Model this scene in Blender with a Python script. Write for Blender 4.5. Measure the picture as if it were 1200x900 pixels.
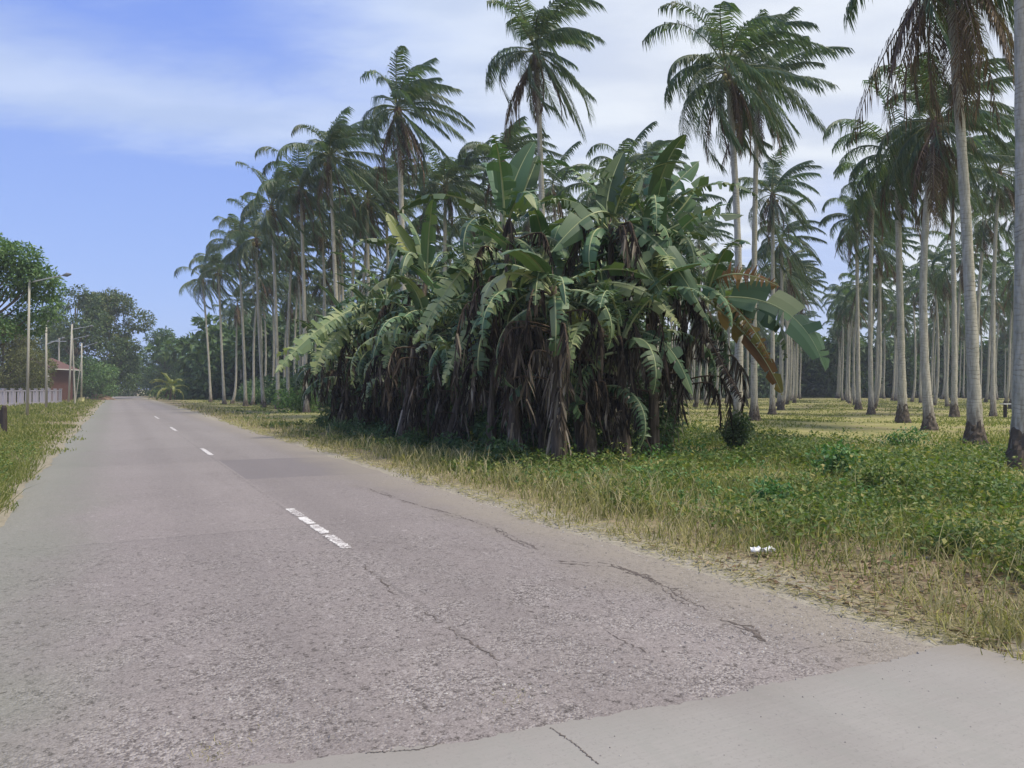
import bpy, math, random
import numpy as np
from math import radians as R, sin, cos, pi
S = bpy.context.scene
for o in list(bpy.data.objects): bpy.data.objects.remove(o)
C = S.collection
rng = np.random.default_rng(7)
random.seed(7)

# ------------------------------------------------------------------ camera
H = 1.65                       # eye height
FPX, HOR = 900.0, 456.0        # focal length and horizon of the 1200 px wide photo
cam = bpy.data.cameras.new('camera'); cam.sensor_width = 36; cam.lens = 27.0
cam.clip_start = 0.05; cam.clip_end = 6000
co = bpy.data.objects.new('camera', cam); C.objects.link(co)
co.location = (0, 0, H); co.rotation_euler = (R(90 + 0.38), 0, 0)
S.camera = co
# ------------------------------------------------------------------ light
SUN_EL, SUN_AZ = 66, 112         # azimuth clockwise from +Y (straight ahead)
w = bpy.data.worlds.new('World'); S.world = w; w.use_nodes = True
nt = w.node_tree; N = nt.nodes; L = nt.links; N.clear()
def nd(tree, typ, **kw):
    n = tree.nodes.new(typ)
    for k, v in kw.items(): setattr(n, k, v)
    return n
def mth(tree, op, a, b=None, c=None, clamp=False):
    n = tree.nodes.new('ShaderNodeMath'); n.operation = op; n.use_clamp = clamp
    for i, x in enumerate((a, b, c)):
        if x is None: continue
        if isinstance(x, (int, float)): n.inputs[i].default_value = x
        else: tree.links.new(x, n.inputs[i])
    return n.outputs[0]
def sstep(tree, x, a, b):
    n = tree.nodes.new('ShaderNodeMapRange'); n.interpolation_type = 'SMOOTHSTEP'
    tree.links.new(x, n.inputs[0]); n.inputs[1].default_value = a; n.inputs[2].default_value = b
    n.inputs[3].default_value = 0; n.inputs[4].default_value = 1
    return n.outputs[0]
sky = nd(nt, 'ShaderNodeTexSky', sky_type='NISHITA', sun_disc=False)
sky.sun_elevation = R(SUN_EL); sky.sun_rotation = R(SUN_AZ); sky.altitude = 0
sky.air_density = 1.0; sky.dust_density = 0.6; sky.ozone_density = 2.0
tc = nd(nt, 'ShaderNodeTexCoord'); sep = nd(nt, 'ShaderNodeSeparateXYZ'); L.new(tc.outputs['Generated'], sep.inputs[0])
X, Y, Z = sep.outputs
az = mth(nt, 'MULTIPLY', mth(nt, 'ARCTAN2', X, Y), 180 / pi)
el = mth(nt, 'MULTIPLY', mth(nt, 'ARCSINE', Z), 180 / pi)
zz = mth(nt, 'MAXIMUM', mth(nt, 'ADD', Z, 0.12), 0.02)
comb = nd(nt, 'ShaderNodeCombineXYZ')
L.new(mth(nt, 'DIVIDE', X, zz), comb.inputs[0]); L.new(mth(nt, 'DIVIDE', Y, zz), comb.inputs[1])
mp = nd(nt, 'ShaderNodeMapping'); mp.inputs['Scale'].default_value = (0.75, 1.35, 1); mp.inputs['Rotation'].default_value = (0, 0, R(14))
L.new(comb.outputs[0], mp.inputs[0])
nz = nd(nt, 'ShaderNodeTexNoise'); nz.inputs['Scale'].default_value = 1.5; nz.inputs['Detail'].default_value = 10; nz.inputs['Roughness'].default_value = 0.62
nz.inputs['Distortion'].default_value = 0.25
L.new(mp.outputs[0], nz.inputs[0])
n0 = nz.outputs['Fac']
elw = mth(nt, 'ADD', el, mth(nt, 'MULTIPLY', mth(nt, 'SUBTRACT', n0, 0.5), 7.0))
azw = mth(nt, 'ADD', az, mth(nt, 'MULTIPLY', mth(nt, 'SUBTRACT', n0, 0.5), 22.0))
band = mth(nt, 'MULTIPLY', sstep(nt, elw, 14.9, 18.2), mth(nt, 'SUBTRACT', 1.0, sstep(nt, elw, 19.0, 24.0)))
band = mth(nt, 'MULTIPLY', band, 0.72)
edge = mth(nt, 'SUBTRACT', azw, mth(nt, 'MULTIPLY', mth(nt, 'SUBTRACT', 17.0, el), 0.35))
right = mth(nt, 'MULTIPLY', sstep(nt, edge, -20.0, 0.0), mth(nt, 'ADD', 0.72, mth(nt, 'MULTIPLY', n0, 0.4)))
gap = mth(nt, 'MULTIPLY', mth(nt, 'MULTIPLY', sstep(nt, azw, 16, 21), mth(nt, 'SUBTRACT', 1.0, sstep(nt, azw, 24, 29))),
          mth(nt, 'SUBTRACT', 1.0, sstep(nt, elw, 9, 17)))
right = mth(nt, 'MULTIPLY', right, mth(nt, 'SUBTRACT', 1.0, mth(nt, 'MULTIPLY', gap, 0.6)))
wisp = mth(nt, 'MULTIPLY', sstep(nt, n0, 0.48, 0.80), mth(nt, 'MULTIPLY', sstep(nt, el, 12, 24), 0.45))
mask = mth(nt, 'MAXIMUM', mth(nt, 'MAXIMUM', band, right), wisp, clamp=True)
nsc = nd(nt, 'ShaderNodeVectorMath', operation='SCALE'); L.new(sky.outputs[0], nsc.inputs[0]); nsc.inputs['Scale'].default_value = 0.10
blue = nd(nt, 'ShaderNodeMixRGB'); L.new(sstep(nt, el, 0, 32), blue.inputs[0]); blue.inputs[1].default_value = (0.26, 0.36, 0.67, 1); blue.inputs[2].default_value = (0.155, 0.25, 0.66, 1)
skm = nd(nt, 'ShaderNodeMixRGB'); skm.inputs[0].default_value = 0.8; L.new(nsc.outputs[0], skm.inputs[1]); L.new(blue.outputs[0], skm.inputs[2])
bg1 = nd(nt, 'ShaderNodeBackground'); L.new(skm.outputs[0], bg1.inputs[0]); bg1.inputs[1].default_value = 0.86
lp = nd(nt, 'ShaderNodeBackground'); caz = sstep(nt, az, -14, 14)
def two(a, b):
    m_ = nd(nt, 'ShaderNodeMixRGB'); L.new(caz, m_.inputs[0]); m_.inputs[1].default_value = a; m_.inputs[2].default_value = b; return m_.outputs[0]
n2 = nd(nt, 'ShaderNodeTexNoise'); n2.inputs['Scale'].default_value = 3.0; n2.inputs['Detail'].default_value = 5; L.new(mp.outputs[0], n2.inputs[0])
cr = nd(nt, 'ShaderNodeMixRGB'); L.new(two((0.375, 0.45, 0.60, 1), (0.49, 0.53, 0.60, 1)), cr.inputs[1]); L.new(two((0.46, 0.53, 0.66, 1), (0.585, 0.62, 0.665, 1)), cr.inputs[2])
L.new(sstep(nt, n2.outputs['Fac'], 0.35, 0.65), cr.inputs[0])
L.new(cr.outputs[0], lp.inputs[0]); lp.inputs[1].default_value = 0.86
mixs = nd(nt, 'ShaderNodeMixShader'); L.new(mask, mixs.inputs[0]); L.new(bg1.outputs[0], mixs.inputs[1]); L.new(lp.outputs[0], mixs.inputs[2])
wo = nd(nt, 'ShaderNodeOutputWorld'); L.new(mixs.outputs[0], wo.inputs[0])
sl = bpy.data.lights.new('sun', 'SUN'); sl.energy = 2.4; sl.angle = R(10); sl.color = (1.0, 0.91, 0.76)
so = bpy.data.objects.new('sun', sl); C.objects.link(so)
so.rotation_euler = (R(90 - SUN_EL), 0, R(180 - SUN_AZ)); so.location = (0, 0, 60)
S.view_settings.view_transform = 'Standard'; S.view_settings.look = 'None'; S.view_settings.gamma = 1
S.view_settings.exposure = 0.80
S.cycles.max_bounces = 6; S.cycles.diffuse_bounces = 3; S.cycles.transmission_bounces = 3; S.cycles.glossy_bounces = 2
S.cycles.use_denoising = True
HAZE = 0.0007

# ------------------------------------------------------------------ helpers
def P(px, py, Yd): return np.array([(px - 600) / FPX * Yd, Yd, H + (HOR - py) / FPX * Yd])
def GY(py): return FPX * H / (py - HOR)
def GP(px, py):
    yd = GY(py); return np.array([(px - 600) / FPX * yd, yd, 0.0])
D = np.array([-0.459, 0.8885]); NN = np.array([0.8885, 0.459])   # along / across the road
def UV(u, v): return D * u + NN * v
def uv_of(p): return float(np.dot(p[:2], D)), float(np.dot(p[:2], NN))
VL, VR, VC = -1.28, 4.66, 2.1                                    # road edges and centre

class MB:
    def __init__(s): s.v = []; s.f4 = []; s.f3 = []; s.m4 = []; s.m3 = []; s.n = 0
    def add(s, v, f4=None, f3=None, m=0):
        v = np.asarray(v, float).reshape(-1, 3); s.v.append(v)
        if f4 is not None and len(f4):
            f = np.asarray(f4, int).reshape(-1, 4) + s.n; s.f4.append(f); s.m4.append(np.full(len(f), m))
        if f3 is not None and len(f3):
            f = np.asarray(f3, int).reshape(-1, 3) + s.n; s.f3.append(f); s.m3.append(np.full(len(f), m))
        s.n += len(v)
    def mesh(s, name, mats, smooth=False):
        V = np.concatenate(s.v)
        F4 = np.concatenate(s.f4) if s.f4 else np.zeros((0, 4), int); F3 = np.concatenate(s.f3) if s.f3 else np.zeros((0, 3), int)
        M = np.concatenate([np.concatenate(s.m4) if s.m4 else np.zeros(0), np.concatenate(s.m3) if s.m3 else np.zeros(0)]).astype(np.int32)
        me = bpy.data.meshes.new(name); me.vertices.add(len(V)); me.vertices.foreach_set('co', V.astype(np.float32).ravel())
        nl = F4.size + F3.size; me.loops.add(nl); me.loops.foreach_set('vertex_index', np.concatenate([F4.ravel(), F3.ravel()]).astype(np.int32))
        npoly = len(F4) + len(F3); me.polygons.add(npoly)
        ls = np.concatenate([np.arange(len(F4)) * 4, F4.size + np.arange(len(F3)) * 3]).astype(np.int32)
        me.polygons.foreach_set('loop_start', ls)
        for m in (mats if isinstance(mats, (list, tuple)) else [mats]): me.materials.append(m)
        me.polygons.foreach_set('material_index', M)
        me.polygons.foreach_set('use_smooth', np.full(npoly, smooth))
        me.update(calc_edges=True); me.validate(); return me
    def obj(s, name, mats, parent=None, smooth=False):
        o = bpy.data.objects.new(name, s.mesh(name, mats, smooth)); C.objects.link(o)
        if parent is not None: o.parent = parent
        return o
    # shapes
    def tube(s, pts, rad, k=8, m=0, cap=True):
        pts = np.asarray(pts, float); n = len(pts); rad = np.broadcast_to(np.asarray(rad, float), (n,))
        T = np.gradient(pts, axis=0); T /= np.linalg.norm(T, axis=1)[:, None] + 1e-9
        ref = np.array([1., 0, 0]) if abs(T[0][0]) < .8 else np.array([0, 1., 0])
        A = np.cross(T, ref); A /= np.linalg.norm(A, axis=1)[:, None] + 1e-9; B = np.cross(T, A)
        a = np.linspace(0, 2 * pi, k, endpoint=False)
        V = pts[:, None] + rad[:, None, None] * (np.cos(a)[None, :, None] * A[:, None] + np.sin(a)[None, :, None] * B[:, None])
        i = np.arange(n - 1)[:, None] * k; j = np.arange(k)[None]; j2 = (j + 1) % k
        F = np.stack([i + j, i + j2, i + k + j2, i + k + j], -1).reshape(-1, 4)
        V = V.reshape(-1, 3)
        if cap:
            V = np.vstack([V, pts[0], pts[-1]]); c0, c1 = n * k, n * k + 1
            jj = np.arange(k); f3 = np.vstack([np.stack([(jj + 1) % k, jj, np.full(k, c0)], 1),
                                               np.stack([(n - 1) * k + jj, (n - 1) * k + (jj + 1) % k, np.full(k, c1)], 1)])
            s.add(V, F, f3, m)
        else: s.add(V, F, None, m)
    def box(s, c, d, rot=0, m=0):
        x, y, z = np.asarray(d) / 2
        V = np.array([[a * x, b * y, e * z] for a in (-1, 1) for b in (-1, 1) for e in (-1, 1)])
        ca, sa = cos(rot), sin(rot); V = np.c_[V[:, 0] * ca - V[:, 1] * sa, V[:, 0] * sa + V[:, 1] * ca, V[:, 2]] + np.asarray(c)
        s.add(V, [[0, 1, 3, 2], [4, 6, 7, 5], [0, 4, 5, 1], [2, 3, 7, 6], [0, 2, 6, 4], [1, 5, 7, 3]], None, m)
    def leaves(s, P0, d, length, width, nrm, m=0, fold=0.0):
        """many diamond leaves: P0 (n,3), direction d, width axis from nrm"""
        n = len(P0); length = np.broadcast_to(length, (n,))[:, None]; width = np.broadcast_to(width, (n,))[:, None]
        d = d / (np.linalg.norm(d, axis=1)[:, None] + 1e-9); sd = np.cross(d, nrm); sd /= np.linalg.norm(sd, axis=1)[:, None] + 1e-9
        up = np.cross(sd, d)
        a = P0; b = P0 + d * length * .45 + sd * width * .5 + up * fold * width; c = P0 + d * length - up * fold * length * .3; e = P0 + d * length * .45 - sd * width * .5 + up * fold * width
        V = np.stack([a, b, c, e], 1).reshape(-1, 3); k = np.arange(n)[:, None] * 4
        s.add(V, k + np.array([0, 1, 2, 3]), None, m)
    def blades(s, P0, d, length, width, bend, m=0):
        """grass blades: quad + tip triangle, bending towards bend"""
        n = len(P0); length = np.broadcast_to(length, (n,))[:, None]; width = np.broadcast_to(width, (n,))[:, None]
        a = rng.uniform(0, 2 * pi, n); sd = np.c_[np.cos(a), np.sin(a), np.zeros(n)] * width / 2
        d = d / np.linalg.norm(d, axis=1)[:, None]; p1 = P0 + d * length * .55; d2 = d + bend; d2 /= np.linalg.norm(d2, axis=1)[:, None]; p2 = p1 + d2 * length * .45
        V = np.stack([P0 - sd, P0 + sd, p1 + sd * .8, p1 - sd * .8, p2], 1).reshape(-1, 3); k = np.arange(n)[:, None] * 5
        s.add(V, k + np.array([0, 1, 2, 3]), k + np.array([3, 2, 4]), m)

def tag(o, label=None, cat=None, group=None, kind=None):
    if label: o['label'] = label
    if cat: o['category'] = cat
    if group: o['group'] = group
    if kind: o['kind'] = kind
    return o
def empty(name, loc, label, cat, group=None):
    o = bpy.data.objects.new(name, None); C.objects.link(o); o.location = [float(a) for a in loc]; o.empty_display_size = .3
    return tag(o, label, cat, group)
def copy_tree(o, parent=None):
    c = o.copy(); C.objects.link(c); c.parent = parent
    for ch in o.children: copy_tree(ch, c)
    return c

# ------------------------------------------------------------------ materials
def new_mat(name):
    m = bpy.data.materials.new(name); m.use_nodes = True; t = m.node_tree; t.nodes.clear()
    return m, t
def ramp(t, fac, stops, interp='LINEAR'):
    r = t.nodes.new('ShaderNodeValToRGB'); r.color_ramp.interpolation = interp
    els = r.color_ramp.elements
    while len(els) < len(stops): els.new(0.5)
    for e, (p, c) in zip(els, stops): e.position = p; e.color = (*c, 1)
    t.links.new(fac, r.inputs[0]); return r.outputs[0]
def mixc(t, f, a, b, mode='MIX'):
    n = t.nodes.new('ShaderNodeMixRGB'); n.blend_type = mode
    for i, x in ((0, f), (1, a), (2, b)):
        if isinstance(x, (int, float)): n.inputs[i].default_value = x
        elif isinstance(x, tuple): n.inputs[i].default_value = (*x, 1)
        else: t.links.new(x, n.inputs[i])
    return n.outputs[0]
def noise(t, vec, sc, det=4, rough=.55, out='Fac'):
    n = t.nodes.new('ShaderNodeTexNoise'); n.inputs['Scale'].default_value = sc; n.inputs['Detail'].default_value = det; n.inputs['Roughness'].default_value = rough
    if vec is not None: t.links.new(vec, n.inputs['Vector'])
    return n.outputs[out]
def objco(t, scale=None):
    c = t.nodes.new('ShaderNodeTexCoord').outputs['Object']
    if scale is None: return c
    mpn = t.nodes.new('ShaderNodeMapping'); mpn.inputs['Scale'].default_value = scale; t.links.new(c, mpn.inputs[0]); return mpn.outputs[0]
def finish(t, col, rough=.6, bump=None, bstr=.3, bdist=.02, trans=0.0, tcol=None, spec=.3):
    b = t.nodes.new('ShaderNodeBsdfPrincipled'); o = t.nodes.new('ShaderNodeOutputMaterial')
    if isinstance(col, tuple): b.inputs['Base Color'].default_value = (*col, 1)
    else: t.links.new(col, b.inputs['Base Color'])
    if isinstance(rough, (int, float)): b.inputs['Roughness'].default_value = rough
    else: t.links.new(rough, b.inputs['Roughness'])
    b.inputs['Specular IOR Level'].default_value = spec
    if bump is not None:
        bn = t.nodes.new('ShaderNodeBump'); bn.inputs['Strength'].default_value = bstr; bn.inputs['Distance'].default_value = bdist
        t.links.new(bump, bn.inputs['Height']); t.links.new(bn.outputs[0], b.inputs['Normal'])
    if trans > 0:
        tr = t.nodes.new('ShaderNodeBsdfTranslucent'); mx = t.nodes.new('ShaderNodeMixShader'); mx.inputs[0].default_value = trans
        if tcol is None: tcol = mixc(t, 1.0, col, (1.3, 1.5, .6), 'MULTIPLY')
        if isinstance(tcol, tuple): tr.inputs[0].default_value = (*tcol, 1)
        else: t.links.new(tcol, tr.inputs[0])
        t.links.new(b.outputs[0], mx.inputs[1]); t.links.new(tr.outputs[0], mx.inputs[2]); t.links.new(mx.outputs[0], o.inputs[0])
    else: t.links.new(b.outputs[0], o.inputs[0])
def leaf_mat(name, stops, trans=.3, rough=.45, spec=.35, obj_var=.35):
    m, t = new_mat(name)
    isl = t.nodes.new('ShaderNodeNewGeometry').outputs['Random Per Island']
    col = ramp(t, isl, stops)
    if obj_var:
        oi = t.nodes.new('ShaderNodeObjectInfo').outputs['Random']
        hv = t.nodes.new('ShaderNodeHueSaturation'); t.links.new(col, hv.inputs['Color'])
        t.links.new(mth(t, 'ADD', 1 - obj_var / 2, mth(t, 'MULTIPLY', oi, obj_var)), hv.inputs['Value'])
        t.links.new(mth(t, 'ADD', .485, mth(t, 'MULTIPLY', oi, .03)), hv.inputs['Hue']); col = hv.outputs[0]
    finish(t, col, rough, trans=trans, spec=spec); return m
def flat_mat(name, col, rough=.7, var=.25, sc=3, spec=.3):
    m, t = new_mat(name)
    n = noise(t, objco(t), sc, 5)
    c = mixc(t, n, tuple(x * (1 - var) for x in col), tuple(min(1, x * (1 + var)) for x in col))
    finish(t, c, rough, n, .2, .01, spec=spec); return m

M = {}
M['frond'] = leaf_mat('palm_leaflet', [(0, (0.062, 0.103, 0.068)), (.5, (0.095, 0.146, 0.093)), (.85, (0.136, 0.187, 0.119)), (1, (0.220, 0.234, 0.143))], .33, .45)
M['frond_back'] = leaf_mat('palm_leaflet_far', [(0, (0.057, 0.096, 0.064)), (.6, (0.091, 0.141, 0.090)), (1, (0.149, 0.191, 0.117))], .33, .45)
M['frond_dead'] = leaf_mat('dead_palm_leaflet', [(0, (0.069, 0.048, 0.033)), (.6, (0.138, 0.094, 0.062)), (1, (0.250, 0.175, 0.106))], .15, .8)
M['frond_gold'] = leaf_mat('yellowing_palm_leaflet', [(0, (.10, .11, .03)), (.6, (.17, .16, .045)), (1, (.22, .18, .06))], .25, .5)
M['rachis'] = flat_mat('palm_midrib', (.14, .16, .06), .5)
M['rachis_dead'] = flat_mat('dead_midrib', (.17, .12, .08), .8)
M['coconut'] = flat_mat('coconut_husk', (.22, .18, .07), .5, .4, 4)
M['fibre'] = flat_mat('crown_fibre', (.13, .085, .055), .9, .4, 9)
def trunk_mat():
    m, t = new_mat('palm_trunk_bark')
    co_ = objco(t); sp = t.nodes.new('ShaderNodeSeparateXYZ'); t.links.new(co_, sp.inputs[0])
    n = noise(t, co_, 1.3, 5); n_f = noise(t, objco(t, (14, 14, 3)), 1, 5)
    zz_ = mth(t, 'ADD', mth(t, 'MULTIPLY', sp.outputs[2], 8.5), mth(t, 'MULTIPLY', n, 4.5))
    ring = mth(t, 'FRACT', zz_)
    dark = mth(t, 'SUBTRACT', 1.0, mth(t, 'MULTIPLY', sstep(t, ring, 0.0, 0.28), sstep(t, mth(t, 'SUBTRACT', 1.0, ring), 0.0, .08)))
    col = ramp(t, n_f, [(.25, (.27, .25, .195)), (.5, (.43, .405, .325)), (.75, (.54, .51, .43))])
    col = mixc(t, mth(t, 'MULTIPLY', dark, mth(t, 'ADD', .06, mth(t, 'MULTIPLY', sstep(t, noise(t, objco(t, (2.5, 2.5, 1.7)), 1, 4), .46, .66), .55))), col, (.13, .108, .088))
    spot = noise(t, objco(t, (3, 3, 1.2)), 1, 3)
    col = mixc(t, mth(t, 'MULTIPLY', sstep(t, spot, .56, .7), .5), col, (.24, .25, .19))
    soil = mth(t, 'SUBTRACT', 1.0, sstep(t, mth(t, 'ADD', sp.outputs[2], mth(t, 'MULTIPLY', mth(t, 'SUBTRACT', n_f, .5), 1.6)), .35, 1.5)); col = mixc(t, mth(t, 'MULTIPLY', soil, .75), col, (.13, .105, .08))
    hgt = mth(t, 'SUBTRACT', mth(t, 'MULTIPLY', n_f, .4), mth(t, 'MULTIPLY', dark, .5))
    finish(t, col, .85, hgt, .5, .02); return m
M['trunk'] = trunk_mat()
M['bole'] = flat_mat('root_bole', (.10, .08, .062), .95, .6, 9)
M['bark'] = flat_mat('tree_bark', (.13, .105, .08), .9, .4, 4)
M['banana'] = leaf_mat('banana_blade', [(0, (0.054, 0.099, 0.049)), (.5, (0.081, 0.140, 0.067)), (.85, (0.119, 0.183, 0.081)), (1, (0.203, 0.230, 0.108))], .12, .5, .32, .5)
M['banana_torn'] = leaf_mat('banana_blade_pale', [(0, (0.137, 0.183, 0.082)), (.5, (0.237, 0.291, 0.128)), (1, (0.401, 0.419, 0.200))], .26, .42, .45, .4)
M['banana_yellow'] = leaf_mat('banana_blade_yellow', [(0, (0.163, 0.188, 0.050)), (1, (0.300, 0.300, 0.088))], .35, .45)
M['banana_brown'] = leaf_mat('banana_blade_withered', [(0, (.13, .06, .02)), (.4, (.22, .11, .03)), (.7, (.12, .13, .03)), (1, (.32, .19, .06))], .25, .7)
M['banana_dead'] = leaf_mat('banana_blade_dead', [(0, (0.020, 0.016, 0.013)), (.5, (0.053, 0.042, 0.033)), (.82, (0.106, 0.084, 0.065)), (.95, (0.228, 0.196, 0.156)), (1, (0.304, 0.272, 0.225))], .08, .9, .1, .7)
M['banana_pale'] = leaf_mat('banana_sheath_dry', [(0, (.10, .08, .06)), (.4, (.26, .215, .165)), (1, (.48, .42, .34))], .08, .9, .1, .3)
M['banana_rib'] = flat_mat('banana_midrib', (.32, .36, .18), .5)
M['banana_rib_dead'] = flat_mat('banana_midrib_dead', (.10, .07, .045), .9)
def stem_mat():
    m, t = new_mat('banana_stem')
    n = noise(t, objco(t, (26, 26, 1.6)), 1, 5); n1 = noise(t, objco(t), 1.4, 3)
    col = ramp(t, n, [(.3, (.035, .026, .018)), (.55, (.10, .075, .052)), (.75, (.27, .22, .155))])
    col = mixc(t, mth(t, 'MULTIPLY', sstep(t, n1, .5, .7), .45), col, (.12, .14, .05))
    finish(t, col, .75, n, .7, .02); return m
M['stem'] = stem_mat()
M['leaf_dark'] = leaf_mat('dark_tree_leaf', [(0, (0.043, 0.083, 0.034)), (.6, (0.078, 0.138, 0.051)), (1, (0.147, 0.216, 0.076))], .2, .5)
M['leaf_mid'] = leaf_mat('mid_tree_leaf', [(0, (0.064, 0.121, 0.052)), (.6, (0.118, 0.196, 0.078)), (1, (0.215, 0.293, 0.118))], .28, .5)
M['leaf_brown'] = leaf_mat('brownish_leaf', [(0, (0.066, 0.072, 0.026)), (.6, (0.111, 0.122, 0.042)), (1, (0.177, 0.186, 0.062))], .25, .6)
M['leaf_lime'] = leaf_mat('light_leaf', [(0, (0.098, 0.168, 0.042)), (.6, (0.168, 0.252, 0.070)), (1, (0.280, 0.350, 0.112))], .32, .5)
M['weed'] = leaf_mat('weed_leaf', [(0, (0.058, 0.101, 0.028)), (.5, (0.107, 0.166, 0.041)), (.85, (0.182, 0.223, 0.058)), (1, (0.329, 0.288, 0.097))], .3, .5, .3, 0)
M['weed_emerald'] = leaf_mat('emerald_leaf', [(0, (0.044, 0.114, 0.037)), (.6, (0.074, 0.191, 0.056)), (1, (0.174, 0.286, 0.081))], .25, .45, .35, 0)
M['grass'] = leaf_mat('grass_blade', [(0, (0.109, 0.141, 0.043)), (.45, (0.180, 0.204, 0.067)), (.75, (0.259, 0.255, 0.103)), (1, (0.354, 0.333, 0.167))], .42, .7, .15, 0)
M['straw'] = leaf_mat('dry_grass_blade', [(0, (0.146, 0.155, 0.065)), (.35, (0.275, 0.245, 0.125)), (.7, (0.413, 0.357, 0.211)), (1, (0.533, 0.464, 0.310))], .4, .75, .15, 0)
M['litter_leaf'] = leaf_mat('fallen_leaf', [(0, (.12, .08, .05)), (.6, (.24, .17, .11)), (1, (.40, .32, .22))], .1, .85, .1, 0)
M['pole'] = flat_mat('concrete_pole', (.40, .385, .33), .8, .15)
M['metal'] = flat_mat('galvanised_metal', (.36, .38, .40), .45, .15)
M['lamp'] = flat_mat('lamp_head', (.16, .17, .18), .4)
M['fence'] = flat_mat('lilac_painted_concrete', (.37, .355, .42), .7, .12)
M['wood_dark'] = flat_mat('weathered_wood', (.055, .045, .042), .9, .5, 8)
M['roof'] = flat_mat('red_roof', (.13, .07, .065), .6, .2)
M['wall_brown'] = flat_mat('brown_wall', (.11, .05, .042), .8, .2)
M['wall_white'] = flat_mat('white_trim', (.62, .60, .57), .7, .1)
M['glass'] = flat_mat('dark_glass', (.03, .035, .04), .15)

def paint_mat():
    m, t = new_mat('worn_road_paint'); co_ = objco(t); n = noise(t, co_, 28, 6, .75); n2 = noise(t, co_, 4, 3)
    f = sstep(t, mth(t, 'ADD', n, mth(t, 'MULTIPLY', n2, .5)), .70, .86)
    finish(t, mixc(t, f, (.64, .62, .59), (.24, .21, .20)), .75, n, .3, .006); return m
M['paint'] = paint_mat()
M['crack'] = flat_mat('crack_filth', (.11, .092, .08), .95, .5, 25)
M['white_plastic'] = flat_mat('white_plastic', (.74, .74, .72), .5, .05)
M['pale_board'] = flat_mat('pale_board', (.55, .55, .53), .7, .15)
M['earth'] = flat_mat('bare_earth', (.30, .20, .15), .95, .3, 5)
M['yellow_paint'] = flat_mat('yellowish_paint', (.60, .58, .30), .7, .15)

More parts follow.
